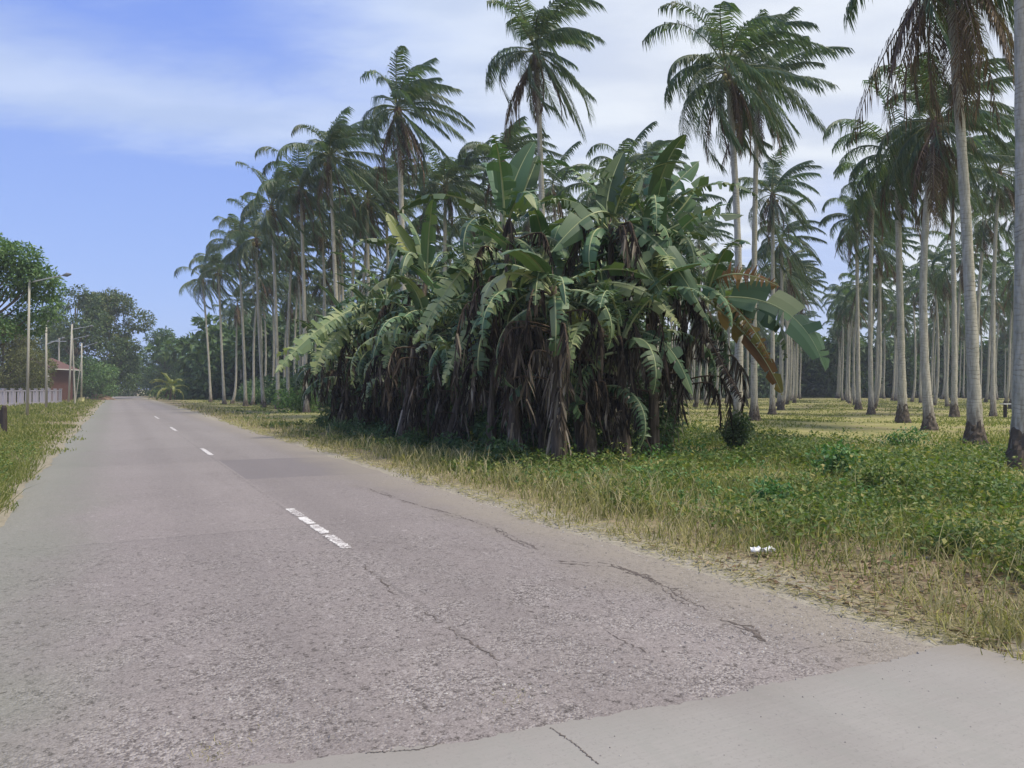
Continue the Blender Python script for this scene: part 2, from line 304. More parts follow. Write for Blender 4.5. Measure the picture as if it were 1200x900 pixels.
def road_mat():
    m, t = new_mat('old_concrete_road')
    co_ = objco(t); sp = t.nodes.new('ShaderNodeSeparateXYZ'); t.links.new(co_, sp.inputs[0]); u, v, _ = sp.outputs
    worn = sstep(t, mth(t, 'ADD', mth(t, 'MULTIPLY', noise(t, co_, .45, 4), 9), mth(t, 'MULTIPLY', u, -.55)), -1.8, 2.2)   # rougher where the surface has worn off near the slab
    big = noise(t, co_, .5, 5, .6); mid = noise(t, co_, 5, 5, .65)
    streak = noise(t, objco(t, (.18, 2.2, 1)), 1, 5)
    col = ramp(t, big, [(.3, (.180, .156, .147)), (.7, (.245, .215, .203))])
    col = mixc(t, mth(t, 'MULTIPLY', sstep(t, streak, .45, .7), .3), col, (.185, .162, .155))
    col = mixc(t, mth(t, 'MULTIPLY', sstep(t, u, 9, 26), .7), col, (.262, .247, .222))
    # slabs of slightly different tone, 4.6 m long, lanes cast apart
    uw = mth(t, 'DIVIDE', u, 4.6); lane = mth(t, 'GREATER_THAN', v, VC)
    cell = mth(t, 'ADD', mth(t, 'FLOOR', uw), mth(t, 'MULTIPLY', lane, 37.0))
    wn = t.nodes.new('ShaderNodeTexWhiteNoise'); wn.noise_dimensions = '1D'; t.links.new(cell, wn.inputs['W'])
    col = mixc(t, 1.0, col, ramp(t, wn.outputs['Value'], [(0, (.88, .88, .88)), (1, (1.06, 1.06, 1.05))]), 'MULTIPLY')
    # pebbles of the exposed aggregate
    vo = t.nodes.new('ShaderNodeTexVoronoi'); vo.inputs['Scale'].default_value = 75; vo.inputs['Randomness'].default_value = 1; t.links.new(co_, vo.inputs['Vector'])
    vo2 = t.nodes.new('ShaderNodeTexVoronoi'); vo2.inputs['Scale'].default_value = 120; t.links.new(co_, vo2.inputs['Vector'])
    peb = ramp(t, vo.outputs['Color'], [(.15, (.075, .064, .06)), (.45, (.21, .186, .175)), (.8, (.42, .385, .36))])
    peb2 = ramp(t, vo2.outputs['Color'], [(.1, (.11, .096, .09)), (.5, (.225, .198, .188)), (.9, (.36, .325, .31))])
    col = mixc(t, .5, col, peb2)
    patchy = sstep(t, noise(t, co_, 2.2, 5, .7), .36, .62)
    pf = mth(t, 'MULTIPLY', mth(t, 'MULTIPLY', worn, patchy), .66)
    col = mixc(t, pf, col, peb)
    pit = mth(t, 'MULTIPLY', sstep(t, noise(t, co_, 21, 7, .8), .555, .64), mth(t, 'ADD', .25, mth(t, 'MULTIPLY', worn, .75)))
    col = mixc(t, pit, col, (.075, .063, .057))
    scuff = sstep(t, noise(t, objco(t, (6, 9, 1)), 1, 6, .72), .58, .70)
    col = mixc(t, mth(t, 'MULTIPLY', scuff, .42), col, (.44, .405, .39))
    wt = mth(t, 'ABSOLUTE', mth(t, 'SUBTRACT', mth(t, 'ABSOLUTE', mth(t, 'SUBTRACT', v, mth(t, 'ADD', 1.7, mth(t, 'MULTIPLY', mth(t, 'SUBTRACT', big, .5), .5)))), 1.55))
    track = mth(t, 'SUBTRACT', 1.0, sstep(t, mth(t, 'ABSOLUTE', mth(t, 'SUBTRACT', wt, .75)), .1, .5))
    col = mixc(t, mth(t, 'MULTIPLY', track, .16), col, (.13, .115, .108))
    stain = sstep(t, noise(t, objco(t, (.35, 1.1, 1)), 1.3, 6, .7), .54, .70)
    col = mixc(t, mth(t, 'MULTIPLY', stain, .28), col, (.14, .12, .112))
    # joints
    jt = mth(t, 'ABSOLUTE', mth(t, 'SUBTRACT', mth(t, 'FRACT', mth(t, 'ADD', uw, mth(t, 'MULTIPLY', mid, .012))), .5))
    jm = sstep(t, jt, .4935, .497)
    lj = mth(t, 'SUBTRACT', 1.0, sstep(t, mth(t, 'ABSOLUTE', mth(t, 'ADD', mth(t, 'SUBTRACT', v, VC - .06), mth(t, 'MULTIPLY', mth(t, 'SUBTRACT', mid, .5), .08))), .008, .035))
    col = mixc(t, mth(t, 'MULTIPLY', mth(t, 'MAXIMUM', mth(t, 'MULTIPLY', jm, .55), mth(t, 'MULTIPLY', lj, sstep(t, mid, .38, .62))), .42), col, (.11, .098, .092))
    # darker re-laid slab in the right lane
    pa = mth(t, 'MULTIPLY', mth(t, 'MULTIPLY', sstep(t, mth(t, 'ADD', u, mth(t, 'MULTIPLY', mid, .3)), 14.55, 14.65), mth(t, 'SUBTRACT', 1.0, sstep(t, u, 18.5, 18.6))), lane)
    col = mixc(t, mth(t, 'MULTIPLY', pa, .6), col, (.155, .14, .14))
    # greenish tint towards the left edge, dust along the right edge
    dl = mth(t, 'SUBTRACT', v, VL); dr = mth(t, 'SUBTRACT', VR, v); wob = mth(t, 'MULTIPLY', mth(t, 'SUBTRACT', big, .5), 1.8)
    col = mixc(t, mth(t, 'MULTIPLY', mth(t, 'SUBTRACT', 1.0, sstep(t, mth(t, 'ADD', dl, wob), .2, 1.5)), .5), col, (.20, .215, .165))
    col = mixc(t, mth(t, 'MULTIPLY', mth(t, 'SUBTRACT', 1.0, sstep(t, mth(t, 'ADD', dr, wob), .0, 1.3)), .7), col, (.265, .235, .185))
    hgt = mth(t, 'ADD', mth(t, 'MULTIPLY', mth(t, 'MULTIPLY', vo.outputs['Distance'], pf), -1.6), mth(t, 'ADD', mth(t, 'MULTIPLY', mid, .4), mth(t, 'MULTIPLY', pit, -.9)))
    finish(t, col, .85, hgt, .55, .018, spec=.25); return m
def slab_mat():
    m, t = new_mat('new_concrete_slab')
    co_ = objco(t); big = noise(t, co_, .9, 5, .6); fine = noise(t, co_, 60, 3); brush = noise(t, objco(t, (55, 2.5, 1)), 1, 4)
    col = ramp(t, big, [(.3, (.25, .236, .215)), (.7, (.305, .29, .266))])
    col = mixc(t, .25, col, ramp(t, brush, [(.3, (.235, .222, .203)), (.7, (.315, .30, .276))]))
    col = mixc(t, mth(t, 'MULTIPLY', sstep(t, noise(t, co_, 3, 5, .65), .55, .7), .25), col, (.26, .245, .22))
    col = mixc(t, mth(t, 'MULTIPLY', sstep(t, fine, .57, .68), .5), col, (.2, .19, .175))
    st_ = noise(t, objco(t, (1.2, 3.5, 1)), 1, 6, .7)
    col = mixc(t, mth(t, 'MULTIPLY', sstep(t, st_, .46, .64), .55), col, (.25, .245, .22)); col = mixc(t, mth(t, 'MULTIPLY', sstep(t, noise(t, co_, 23, 5, .7), .62, .72), .4), col, (.20, .185, .165))
    sp = t.nodes.new('ShaderNodeSeparateXYZ'); t.links.new(co_, sp.inputs[0]); ev = mth(t, 'ADD', mth(t, 'ADD', sp.outputs[0], mth(t, 'MULTIPLY', sp.outputs[1], .09)), mth(t, 'MULTIPLY', mth(t, 'SUBTRACT', big, .5), 1.2))
    col = mixc(t, mth(t, 'MULTIPLY', sstep(t, ev, 2.9, 3.5), .35), col, (.17, .145, .125)); rv = mth(t, 'ADD', sp.outputs[1], mth(t, 'MULTIPLY', mth(t, 'SUBTRACT', big, .5), 1.4)); col = mixc(t, mth(t, 'MULTIPLY', sstep(t, rv, 4.1, 4.8), .5), col, (.23, .20, .155))
    ty = sstep(t, mth(t, 'ABSOLUTE', mth(t, 'SUBTRACT', mth(t, 'ADD', sp.outputs[1], mth(t, 'MULTIPLY', big, .4)), 3.1)), .12, .34); col = mixc(t, mth(t, 'MULTIPLY', mth(t, 'SUBTRACT', 1.0, ty), .16), col, (.14, .125, .115))
    finish(t, col, .8, mth(t, 'ADD', brush, mth(t, 'MULTIPLY', fine, .5)), .25, .006); return m
def ground_mat():
    m, t = new_mat('earth_and_short_grass')
    co_ = objco(t); sp = t.nodes.new('ShaderNodeSeparateXYZ'); t.links.new(co_, sp.inputs[0]); u, v, _ = sp.outputs
    big = noise(t, co_, .10, 5); mid = noise(t, co_, .9, 6, .65); fine = noise(t, co_, 9, 6, .7)
    grass = ramp(t, mid, [(.3, (.19, .195, .072)), (.55, (.30, .28, .115)), (.75, (.38, .33, .18))])
    dirt = ramp(t, fine, [(.3, (.15, .115, .08)), (.7, (.29, .235, .17))])
    f = sstep(t, mth(t, 'ADD', mth(t, 'MULTIPLY', big, .5), mth(t, 'MULTIPLY', mid, .5)), .48, .62)
    col = mixc(t, mth(t, 'MAXIMUM', mth(t, 'MULTIPLY', f, .8), mth(t, 'MULTIPLY', mth(t, 'SUBTRACT', 1.0, sstep(t, v, 6.5, 10.0)), .75)), grass, dirt)
    sand = ramp(t, fine, [(.3, (.24, .215, .165)), (.7, (.37, .34, .275))])
    d = mth(t, 'MINIMUM', mth(t, 'SUBTRACT', v, VR), 50.0); dl = mth(t, 'SUBTRACT', VL, v)
    s1 = mth(t, 'MULTIPLY', sstep(t, d, -.5, 0.0), mth(t, 'SUBTRACT', 1.0, sstep(t, mth(t, 'ADD', d, mth(t, 'MULTIPLY', mth(t, 'SUBTRACT', mid, .5), 1.6)), .25, .85)))
    s2 = mth(t, 'MULTIPLY', sstep(t, dl, -.5, 0.0), mth(t, 'SUBTRACT', 1.0, sstep(t, mth(t, 'ADD', dl, mth(t, 'MULTIPLY', mth(t, 'SUBTRACT', mid, .5), 2.2)), .1, .8)))
    col = mixc(t, mth(t, 'MAXIMUM', s1, mth(t, 'MULTIPLY', s2, .7)), col, sand)
    finish(t, col, .95, mth(t, 'ADD', fine, mid), .8, .05, spec=.1); return m
M['road'] = road_mat(); M['slab'] = slab_mat(); M['ground'] = ground_mat()

# ------------------------------------------------------------------ setting
ROT = math.atan2(D[1], D[0])        # local +X runs along the road; local +Y is then the LEFT side, so v is stored mirrored
def road_frame(o):                   # objects modelled in (u, v) get a matrix so that object coords are (u, v, z)
    from mathutils import Matrix
    o.matrix_world = Matrix(((D[0], NN[0], 0, 0), (D[1], NN[1], 0, 0), (0, 0, 1, 0), (0, 0, 0, 1)))
b = MB()
g = np.concatenate([-np.geomspace(3000, 60, 10), np.linspace(-50, 80, 66), np.geomspace(90, 3000, 12)])
gv = np.concatenate([-np.geomspace(3000, 60, 10), np.linspace(-50, 110, 81), np.geomspace(120, 3000, 12)])
GX, GV = np.meshgrid(g, gv, indexing='ij')
def ground_z(u, v):
    u = np.asarray(u, float); v = np.asarray(v, float)
    d = np.maximum(v - VR, VL - v)
    k = np.clip(d / 4, 0, 1) * np.clip(1 - (np.abs(u) + np.abs(v)) / 600, 0, 1)
    return k * (.06 * np.sin(u * .35 + 1) * np.sin(v * .42) + .05 * np.sin(u * .11 + v * .17) + .04)
Zg = ground_z(GX, GV)
n1, n2_ = GX.shape; ii, jj = np.meshgrid(np.arange(n1 - 1), np.arange(n2_ - 1), indexing='ij'); i0 = (ii * n2_ + jj).ravel()
b.add(np.c_[GX.ravel(), GV.ravel(), Zg.ravel()], np.stack([i0, i0 + 1, i0 + n2_ + 1, i0 + n2_], 1)[:, ::-1])
ground = b.obj('ground', M['ground'], smooth=True); road_frame(ground); tag(ground, 'flat earth with short yellow green grass under the coconut grove', kind='structure'); 

def edge_noise(u, amp, seed):
    r = np.random.default_rng(seed); ph = r.uniform(0, 6.28, 6); fr = np.array([.5, 1.1, 2.3, 4.7, 9.1, 17.]); am = amp * np.array([1, .8, .6, .5, .35, .25]) / 2
    return (np.sin(np.asarray(u)[:, None] * fr + ph) * am).sum(1)
# old road: sheet from the slab joint to the far end with ragged edges
uu = np.concatenate([np.arange(2.8, 40, .12), np.linspace(40, 260, 60)])
k = len(uu); b = MB()
v0 = VL + edge_noise(uu, .07, 1); v1 = VR + edge_noise(uu, .08, 2)
cols = 24; ts = np.linspace(0, 1, cols)
VV = v0[:, None] * (1 - ts) + v1[:, None] * ts; U2 = np.repeat(uu[:, None], cols, 1)
crown = .02 * (1 - (2 * ts - 1) ** 2)
b.add(np.c_[U2.ravel(), VV.ravel(), np.broadcast_to(.012 + crown, U2.shape).ravel()],
      np.stack([(np.arange(k - 1)[:, None] * cols + np.arange(cols - 1)).ravel() + a for a in (0, 1, cols + 1, cols)], 1)[:, ::-1])
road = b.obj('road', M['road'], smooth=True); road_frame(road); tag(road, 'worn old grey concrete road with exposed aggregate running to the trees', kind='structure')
# newer slab in front (a few centimetres thick lip over the worn surface)
b = MB(); vs = np.linspace(-2.2, 4.78, 260)
fe = np.interp(vs, [-2.2, .6, 1.64, 2.65, 4.55, 4.8], [3.75, 3.42, 3.20, 3.13, 2.98, 2.97]) + edge_noise(vs, .05, 9) + np.random.default_rng(1).normal(0, .009, len(vs)); zt = .04
top = np.c_[fe, vs, np.full_like(vs, zt)]; bot = np.c_[fe + .012, vs, np.full_like(vs, .0)]; back = np.c_[np.full_like(vs, -9), vs, np.full_like(vs, zt)]
q = np.arange(len(vs) - 1); nvs = len(vs)
b.add(np.vstack([back, top, bot]), np.vstack([np.stack([q, q + 1, q + 1 + nvs, q + nvs], 1), np.stack([q + nvs, q + 1 + nvs, q + 1 + 2 * nvs, q + 2 * nvs], 1)])[:, ::-1])
b.add([[-9, 4.78, zt], [fe[-1], 4.78, zt], [fe[-1] + .01, 4.80, 0], [-9, 4.80, 0]], [[0, 1, 2, 3]])
slab = b.obj('concrete_pavement', M['slab']); road_frame(slab); tag(slab, 'newer smooth pale concrete road slab at the near end of the road', kind='structure')

def road_child(mb, name, mat, par, label=None):
    o = mb.obj(name, mat, par)
    if label: o['label'] = label
    return o
# dashes of the centre line
def road_uv_px(px, py): return uv_of(GP(px, py))
rr = np.random.default_rng(3)
def dash(u0, u1, broken):
    mb = MB(); u = u0
    segs = [(u0, u1)] if not broken else [(u0, u0 + .28 * (u1 - u0)), (u0 + .31 * (u1 - u0), u0 + .52 * (u1 - u0)), (u0 + .55 * (u1 - u0), u0 + .74 * (u1 - u0)), (u0 + .765 * (u1 - u0), u1)]
    for a, c in segs:
        n = 26; us = np.linspace(a, c, n); hw = .055 + .0 * us
        lo = VC - hw - rr.uniform(-.012, .016, n); hi = VC + hw + rr.uniform(-.016, .012, n); lo[0] += .02; hi[-1] -= .03; hi[0] -= .02
        z = .036
        mb.add(np.c_[np.r_[us, us], np.r_[lo, hi], np.full(2 * n, z)], np.stack([np.arange(n - 1), np.arange(n - 1) + 1, np.arange(n - 1) + 1 + n, np.arange(n - 1) + n], 1)[:, ::-1])
    road_child(mb, 'centre_line_dash', M['paint'], road)
for (pa, pb, br) in (((412, 646), (338, 599), True), ((246, 535), (234, 527), False), ((208, 506), (201, 501.5), False), ((185.5, 491.5), (180.5, 488.5), False)):
    ua, _ = road_uv_px(*pa); ub, _ = road_uv_px(*pb); dash(ua, ub, br)
# cracks: ragged dark ribbons following polylines read off the photo as ground points
def crack(pts_px, w0, seed, name='crack', jit=.03):
    r = np.random.default_rng(seed)
    pl = np.array([road_uv_px(*p) for p in pts_px]); seg = np.r_[0, np.cumsum(np.linalg.norm(np.diff(pl, axis=0), axis=1))]
    s = np.arange(0, seg[-1], .035); c = np.c_[np.interp(s, seg, pl[:, 0]), np.interp(s, seg, pl[:, 1])]
    wob = np.cumsum(r.normal(0, 1, (len(s), 2)), 0) * .006; wob -= np.linspace(0, 1, len(s))[:, None] * wob[-1]
    c = c + wob + r.normal(0, jit * .35, c.shape)
    t = np.gradient(c, axis=0); t /= np.linalg.norm(t, axis=1)[:, None] + 1e-9; nn = np.c_[-t[:, 1], t[:, 0]]
    wv = w0 * np.clip(.25 + 1.1 * np.sin(s * 2.1 + seed) * np.sin(s * 5.3) + r.normal(0, .6, len(s)), .0, 2.0)
    wv[0] = wv[-1] = .001; a = c + nn * wv[:, None] / 2; e = c - nn * wv[:, None] / 2
    def zc(x): tt = np.clip((x[:, 1] - VL) / (VR - VL), 0, 1); return .0145 + .02 * (1 - (2 * tt - 1) ** 2)
    n = len(s); mb = MB()
    mb.add(np.vstack([np.c_[a, zc(a)], np.c_[e, zc(e)]]), np.stack([np.arange(n - 1), np.arange(n - 1) + n, np.arange(n - 1) + n + 1, np.arange(n - 1) + 1], 1))
    road_child(mb, name, M['crack'], road)
crack([(432, 574), (470, 588), (530, 605), (580, 622), (612, 640), (640, 653)], .012, 2)
crack([(655, 660), (715, 663), (752, 678), (790, 695), (826, 722), (880, 742), (896, 756)], .022, 3)
crack([(412, 648), (440, 680), (465, 702), (510, 730), (545, 752), (575, 775), (600, 800)], .011, 4)
crack([(0, 815), (60, 808), (110, 798), (165, 780)], .014, 5)
crack([(710, 745), (735, 762), (760, 770)], .012, 6)
crack([(590, 690), (612, 720), (640, 735)], .010, 11)
crack([(930, 770), (985, 752), (1040, 756)], .010, 12)
for sd_, off in ((21, 3), (22, -3), (23, 6)):
    crack([(655 + off, 660 + abs(off)), (715, 664 + off), (752 + off, 678), (790, 696 + off), (826 + off, 722), (880, 743 + off), (896, 757)], .011, sd_, jit=.06)
    crack([(432, 574 + off / 3), (470, 588), (530 + off, 605), (580, 622 + off / 2), (612 + off, 640), (640, 653)], .008, sd_ + 19, jit=.04)
def slab_crack(pts, w0, seed):
    r = np.random.default_rng(seed); pl = np.array([road_uv_px(*p) for p in pts]); seg = np.r_[0, np.cumsum(np.linalg.norm(np.diff(pl, axis=0), axis=1))]
    s = np.linspace(0, seg[-1], 60); c = np.c_[np.interp(s, seg, pl[:, 0]), np.interp(s, seg, pl[:, 1])] + r.normal(0, .004, (60, 2))
    t = np.gradient(c, axis=0); t /= np.linalg.norm(t, axis=1)[:, None]; nn = np.c_[-t[:, 1], t[:, 0]]; wv = w0 * r.uniform(.3, 1.3, 60); mb = MB()
    mb.add(np.vstack([np.c_[c + nn * wv[:, None] / 2, np.full(60, zt + .003)], np.c_[c - nn * wv[:, None] / 2, np.full(60, zt + .003)]]), np.stack([np.arange(59), np.arange(59) + 60, np.arange(59) + 61, np.arange(59) + 1], 1))
    mb.obj('crack', M['crack'], slab)
slab_crack([(645, 862), (672, 880), (700, 905)], .006, 1); slab_crack([(430, 892), (490, 888), (520, 880)], .006, 2)

# thin tropical haze in one closed box round the whole place
mb_h = MB(); mb_h.box((0, 60, 12), (700, 520, 30)); hz = bpy.data.objects.new('haze', mb_h.mesh('haze', [])); C.objects.link(hz)
hm, ht = new_mat('haze_air'); pv = ht.nodes.new('ShaderNodeVolumePrincipled'); pv.inputs['Color'].default_value = (.86, .93, 1, 1); pv.inputs['Density'].default_value = HAZE
ht.links.new(pv.outputs[0], ht.nodes.new('ShaderNodeOutputMaterial').inputs['Volume']); hz.data.materials.append(hm); tag(hz, 'thin pale air that softens the far trees', 'haze', kind='stuff')
# ------------------------------------------------------------------ coconut palms
WIND = np.array([.85, .25, 0.])
def frond(mb, base, az_, el0, Lf, r, n=84, droop=1.25, wind=.75, lmax=1.0, wid=.046, hang=1.0, mleaf=0, mrib=1, gap=0):
    base = np.asarray(base, float); K = 16; st = Lf / (K - 1); pts = [base]; a = az_
    d0 = np.array([cos(a), sin(a), 0.])
    for i in range(1, K):
        t = i / (K - 1); e = el0 - droop * t ** 1.25
        d = d0 * cos(e) + np.array([0, 0, sin(e)]) + WIND * wind * t
        pts.append(pts[-1] + st * d / np.linalg.norm(d))
    pts = np.array(pts); T = np.gradient(pts, axis=0); T /= np.linalg.norm(T, axis=1)[:, None]
    mb.tube(pts, np.linspace(.035, .006, K), 4, mrib, cap=False)
    ts_ = np.linspace(.16, .995, n) + r.normal(0, .004, n); f = ts_ * (K - 1)
    def at(A): return np.stack([np.interp(f, np.arange(K), A[:, j]) for j in range(3)], 1)
    p = at(pts); tt = at(T); tt /= np.linalg.norm(tt, axis=1)[:, None]
    sd = np.cross(tt, [0, 0, 1.0]); bad = np.linalg.norm(sd, axis=1) < .15; sd[bad] = [-sin(a), cos(a), 0]; sd /= np.linalg.norm(sd, axis=1)[:, None]
    up = np.cross(sd, tt)
    prof = lmax * Lf / 3.9 * (.35 + .65 * np.sin(np.clip((ts_ - .05) / .95, 0, 1) ** .75 * pi * .88)) 
    for sgn in (-1, 1):
        keep = r.random(n) > gap
        ang = np.clip(.35 + .75 * ts_, 0, 1.15) + r.normal(0, .09, n)
        d = sgn * sd * np.cos(ang)[:, None] + tt * np.sin(ang)[:, None] + up * (.22 - .1 * ts_)[:, None] + r.normal(0, .06, (n, 3))
        d /= np.linalg.norm(d, axis=1)[:, None]; l = (prof * r.uniform(.62, 1.15, n))[:, None]
        d1 = d + np.array([0, 0, -hang * .45]) + WIND * wind * .5; d1 /= np.linalg.norm(d1, axis=1)[:, None]
        d2 = d1 + np.array([0, 0, -hang * 1.5]) + WIND * wind; d2 /= np.linalg.norm(d2, axis=1)[:, None]
        p1 = p + d1 * l * .5; p2 = p1 + d2 * l * .55
        wv = tt * wid / 2 + up * wid * .18
        V = np.stack([p - wv * .7, p + wv * .7, p1 + wv, p1 - wv, p2], 1)[keep].reshape(-1, 3); kk = np.arange(keep.sum())[:, None] * 5
        mb.add(V, kk + np.array([0, 1, 2, 3]), kk + np.array([3, 2, 4]), mleaf)

def crown_specs(r, n, spread=1.0, full=1.0):
    """azimuth, elevation, length, droop for the living fronds: from upright spears to hanging ones"""
    out = []
    for i in range(n):
        f = (i + .5) / n
        if .15 < f < .8 and r.random() < .14: continue
        e = R(84) - f ** 1.1 * R(138) + r.normal(0, R(10))
        out.append((i * 2.39996 + r.normal(0, .42), e, (2.75 + .95 * sin(min(1, f * 1.6 + .25) * pi / 1.6)) * spread * r.uniform(.78, 1.14), 1.1 + .45 * (1 - f) + r.normal(0, .28)))
    return out
def trunk_path(base, top, r, bow=.35):
    base = np.asarray(base, float); top = np.asarray(top, float); K = 22; t = np.linspace(0, 1, K)[:, None]
    c = base + (top - base) * .5; c[:2] = base[:2] * .62 + top[:2] * .38 + r.normal(0, bow, 2)
    return (1 - t) ** 2 * base + 2 * t * (1 - t) * c + t ** 2 * top
def add_trunk(mb, path, rad, r, k=12):
    z = np.linalg.norm(path - path[0], axis=1); hh = z[-1]
    dense = np.linspace(0, 1, 46) ** 1.25; f = dense * (len(path) - 1); pts = np.stack([np.interp(f, np.arange(len(path)), path[:, j]) for j in range(3)], 1)
    zz_ = dense * hh; rr_ = rad * (1.0 - .32 * dense) + rad * .75 * np.exp(-zz_ / .8) + r.normal(0, .006, 46)
    mb.tube(pts, rr_, k)
def bole(mb, rad, r, hh=.62, lean=(0, 0)):
    K = 11; k = 26; zs = np.linspace(-.15, hh, K); t = np.linspace(0, 1, K); prof = rad * (1.28 + 1.05 * (1 - t) ** 1.4)
    a = np.linspace(0, 2 * pi, k, endpoint=False); ph = r.uniform(0, 6.28, 3); V = []
    for i in range(K):
        for x in a:
            q = prof[i] * (1 + .10 * sin(3 * x + ph[0]) * (1 - t[i]) + .05 * sin(7 * x + ph[1] + zs[i] * 6) + r.normal(0, .055)); V.append([q * cos(x) + lean[0] * zs[i], q * sin(x) + lean[1] * zs[i], zs[i] + r.normal(0, .015) + (.07 * sin(4 * x + ph[2]) if i == K - 1 else 0)])
    i = np.arange(K - 1)[:, None] * k; j = np.arange(k)[None]; j2 = (j + 1) % k
    mb.add(V, np.stack([i + j, i + j2, i + k + j2, i + k + j], -1).reshape(-1, 4))
    mb.add(np.array(V)[-k:].tolist() + [[lean[0] * hh, lean[1] * hh, hh + .02]], None, [[x, (x + 1) % k, k] for x in range(k)])
def blob(mb, c, r3, rr_, m=0, k=8, rings=5):
    V = []
    for i in range(rings + 1):
        th = pi * i / rings
        for j in range(k):
            ph = 2 * pi * j / k; V.append([c[0] + r3[0] * sin(th) * cos(ph), c[1] + r3[1] * sin(th) * sin(ph), c[2] + r3[2] * cos(th)])
    i = np.arange(rings)[:, None] * k; j = np.arange(k)[None]; j2 = (j + 1) % k
    mb.add(V, np.stack([i + j, i + k + j, i + k + j2, i + j2], -1).reshape(-1, 4), None, m)
PG = 'coconut palms of the grove'
palm_xy = []
def hero_palm(bpx, Yd, cpx, cpy, label, seed, nf=24, ndead=6, rad=.15, spread=1.0, dead_len=2.6, group=PG, golden=0, with_bole=True, nuts=True, zb=None):
    r = np.random.default_rng(seed); bx = (bpx - 600) / FPX * Yd
    top = P(cpx, cpy, Yd + r.normal(0, .3)); u, v = uv_of((bx, Yd)); z0 = float(ground_z(u, v))
    base = np.array([bx, Yd, z0 - .03]); palm_xy.append((bx, Yd)); t = empty('coconut_palm', base, label, 'palm', group)
    top = top - base
    path = trunk_path((0, 0, 0), top, r, .2); mb = MB(); add_trunk(mb, path, rad, r); mb.obj('trunk', M['trunk'], t, True)
    if with_bole:
        mb = MB(); bole(mb, rad, r, r.uniform(.5, .85), (path[2][:2] - path[0][:2]) / max(path[2][2], .1)); mb.obj('root_base', M['bole'], t, False)
    hub = top + np.array([0, 0, .15])
    sp = crown_specs(r, nf, spread)
    for i, (a, e, l, dr) in enumerate(sp):
        mb = MB(); b0 = hub + np.array([cos(a), sin(a), 0]) * .10 + np.array([0, 0, .5 * (1 - i / nf) - .15])
        gold = golden and i >= nf - golden
        frond(mb, b0, a, e, l, r, droop=dr, hang=.8 + .8 * i / nf, gap=.10 if i < nf * .7 else .2)
        mb.obj('frond', [M['frond_gold'] if gold else M['frond'], M['rachis']], t)
    for i in range(ndead):
        mb = MB(); a = r.uniform(0, 2 * pi); b0 = hub + np.array([cos(a), sin(a), 0]) * .13 + np.array([0, 0, -.25])
        frond(mb, b0, a, R(-58) + r.normal(0, R(9)), dead_len * r.uniform(.7, 1.15), r, n=60, droop=.6, wind=.06, hang=1.3, lmax=.8, gap=.25)
        mb.obj('dead_frond', [M['frond_dead'], M['rachis_dead']], t)
    if nuts:
        mb = MB()
        for i in range(9):
            a = r.uniform(0, 2 * pi); blob(mb, hub + np.array([cos(a) * .3, sin(a) * .3, -.28 - r.uniform(0, .3)]), (.11, .11, .14), r)
        mb.obj('coconut_bunch', M['coconut'], t, True)
    mb = MB(); mb.tube([hub + [0, 0, -.75], hub + [0, 0, -.3], hub, hub + [0, 0, .35]], [rad * .75, rad * 1.25, rad * 1.3, .05], 9); mb.obj('fibre_sheath', M['fibre'], t, True)
    return t
# right row of the alley, nearest first
hero_palm(1197, 16.1, 1196, -260, 'nearest coconut palm, its grey trunk filling the right edge of the picture', 11, rad=.17)
hero_palm(1143, 22.5, 1112, -48, 'tall palm with ringed trunk and dark flared root base, crown cut by top edge', 12, rad=.17, nf=32, ndead=24, golden=3, dead_len=4.6, spread=1.08)
hero_palm(1090, 30.3, 1097, 150, 'coconut palm with a thick dark skirt of dead fronds behind the tall ringed trunk', 13, nf=36, ndead=18, dead_len=3.8, rad=.16)
hero_palm(1058, 35.4, 1052, 190, 'bright green coconut palm, fourth from the near end of the row right of the alley', 14, nf=36, ndead=8, rad=.17)
hero_palm(1021, 50, 1024, 226, 'coconut palm, fifth from the near end of the row right of the alley', 15, nf=34, ndead=9)
hero_palm(1006, 58, 1004, 262, 'coconut palm, sixth from the near end of the row right of the alley', 16, nf=34, ndead=9)
hero_palm(1118, 44, 1116, 205, 'slender coconut palm standing between the two ringed trunks at the right', 17, nf=32, ndead=10)
hero_palm(1164, 48, 1172, 205, 'coconut palm with a hanging dead skirt beside the trunk at the right picture edge', 18, nf=32, ndead=14, rad=.13)
hero_palm(1186, 60, 1192, 255, 'thin far palm just left of the trunk at the right picture edge', 19, nf=32, ndead=10)
# left row of the alley
hero_palm(864, 30, 853, 88, 'tall coconut palm with full windswept crown rising right of the banana clump', 21, nf=36, ndead=11, dead_len=3.0, rad=.16)
hero_palm(884, 37, 889, 108, 'slimmer palm just behind the tall windswept palm right of the bananas', 22, nf=32, ndead=12, dead_len=3.2)
hero_palm(905, 50, 906, 232, 'lower coconut palm third in the row right of the bananas', 23, nf=34, ndead=9)
hero_palm(915, 60, 916, 285, 'coconut palm fourth in the row right of the bananas', 24, nf=32, ndead=8)
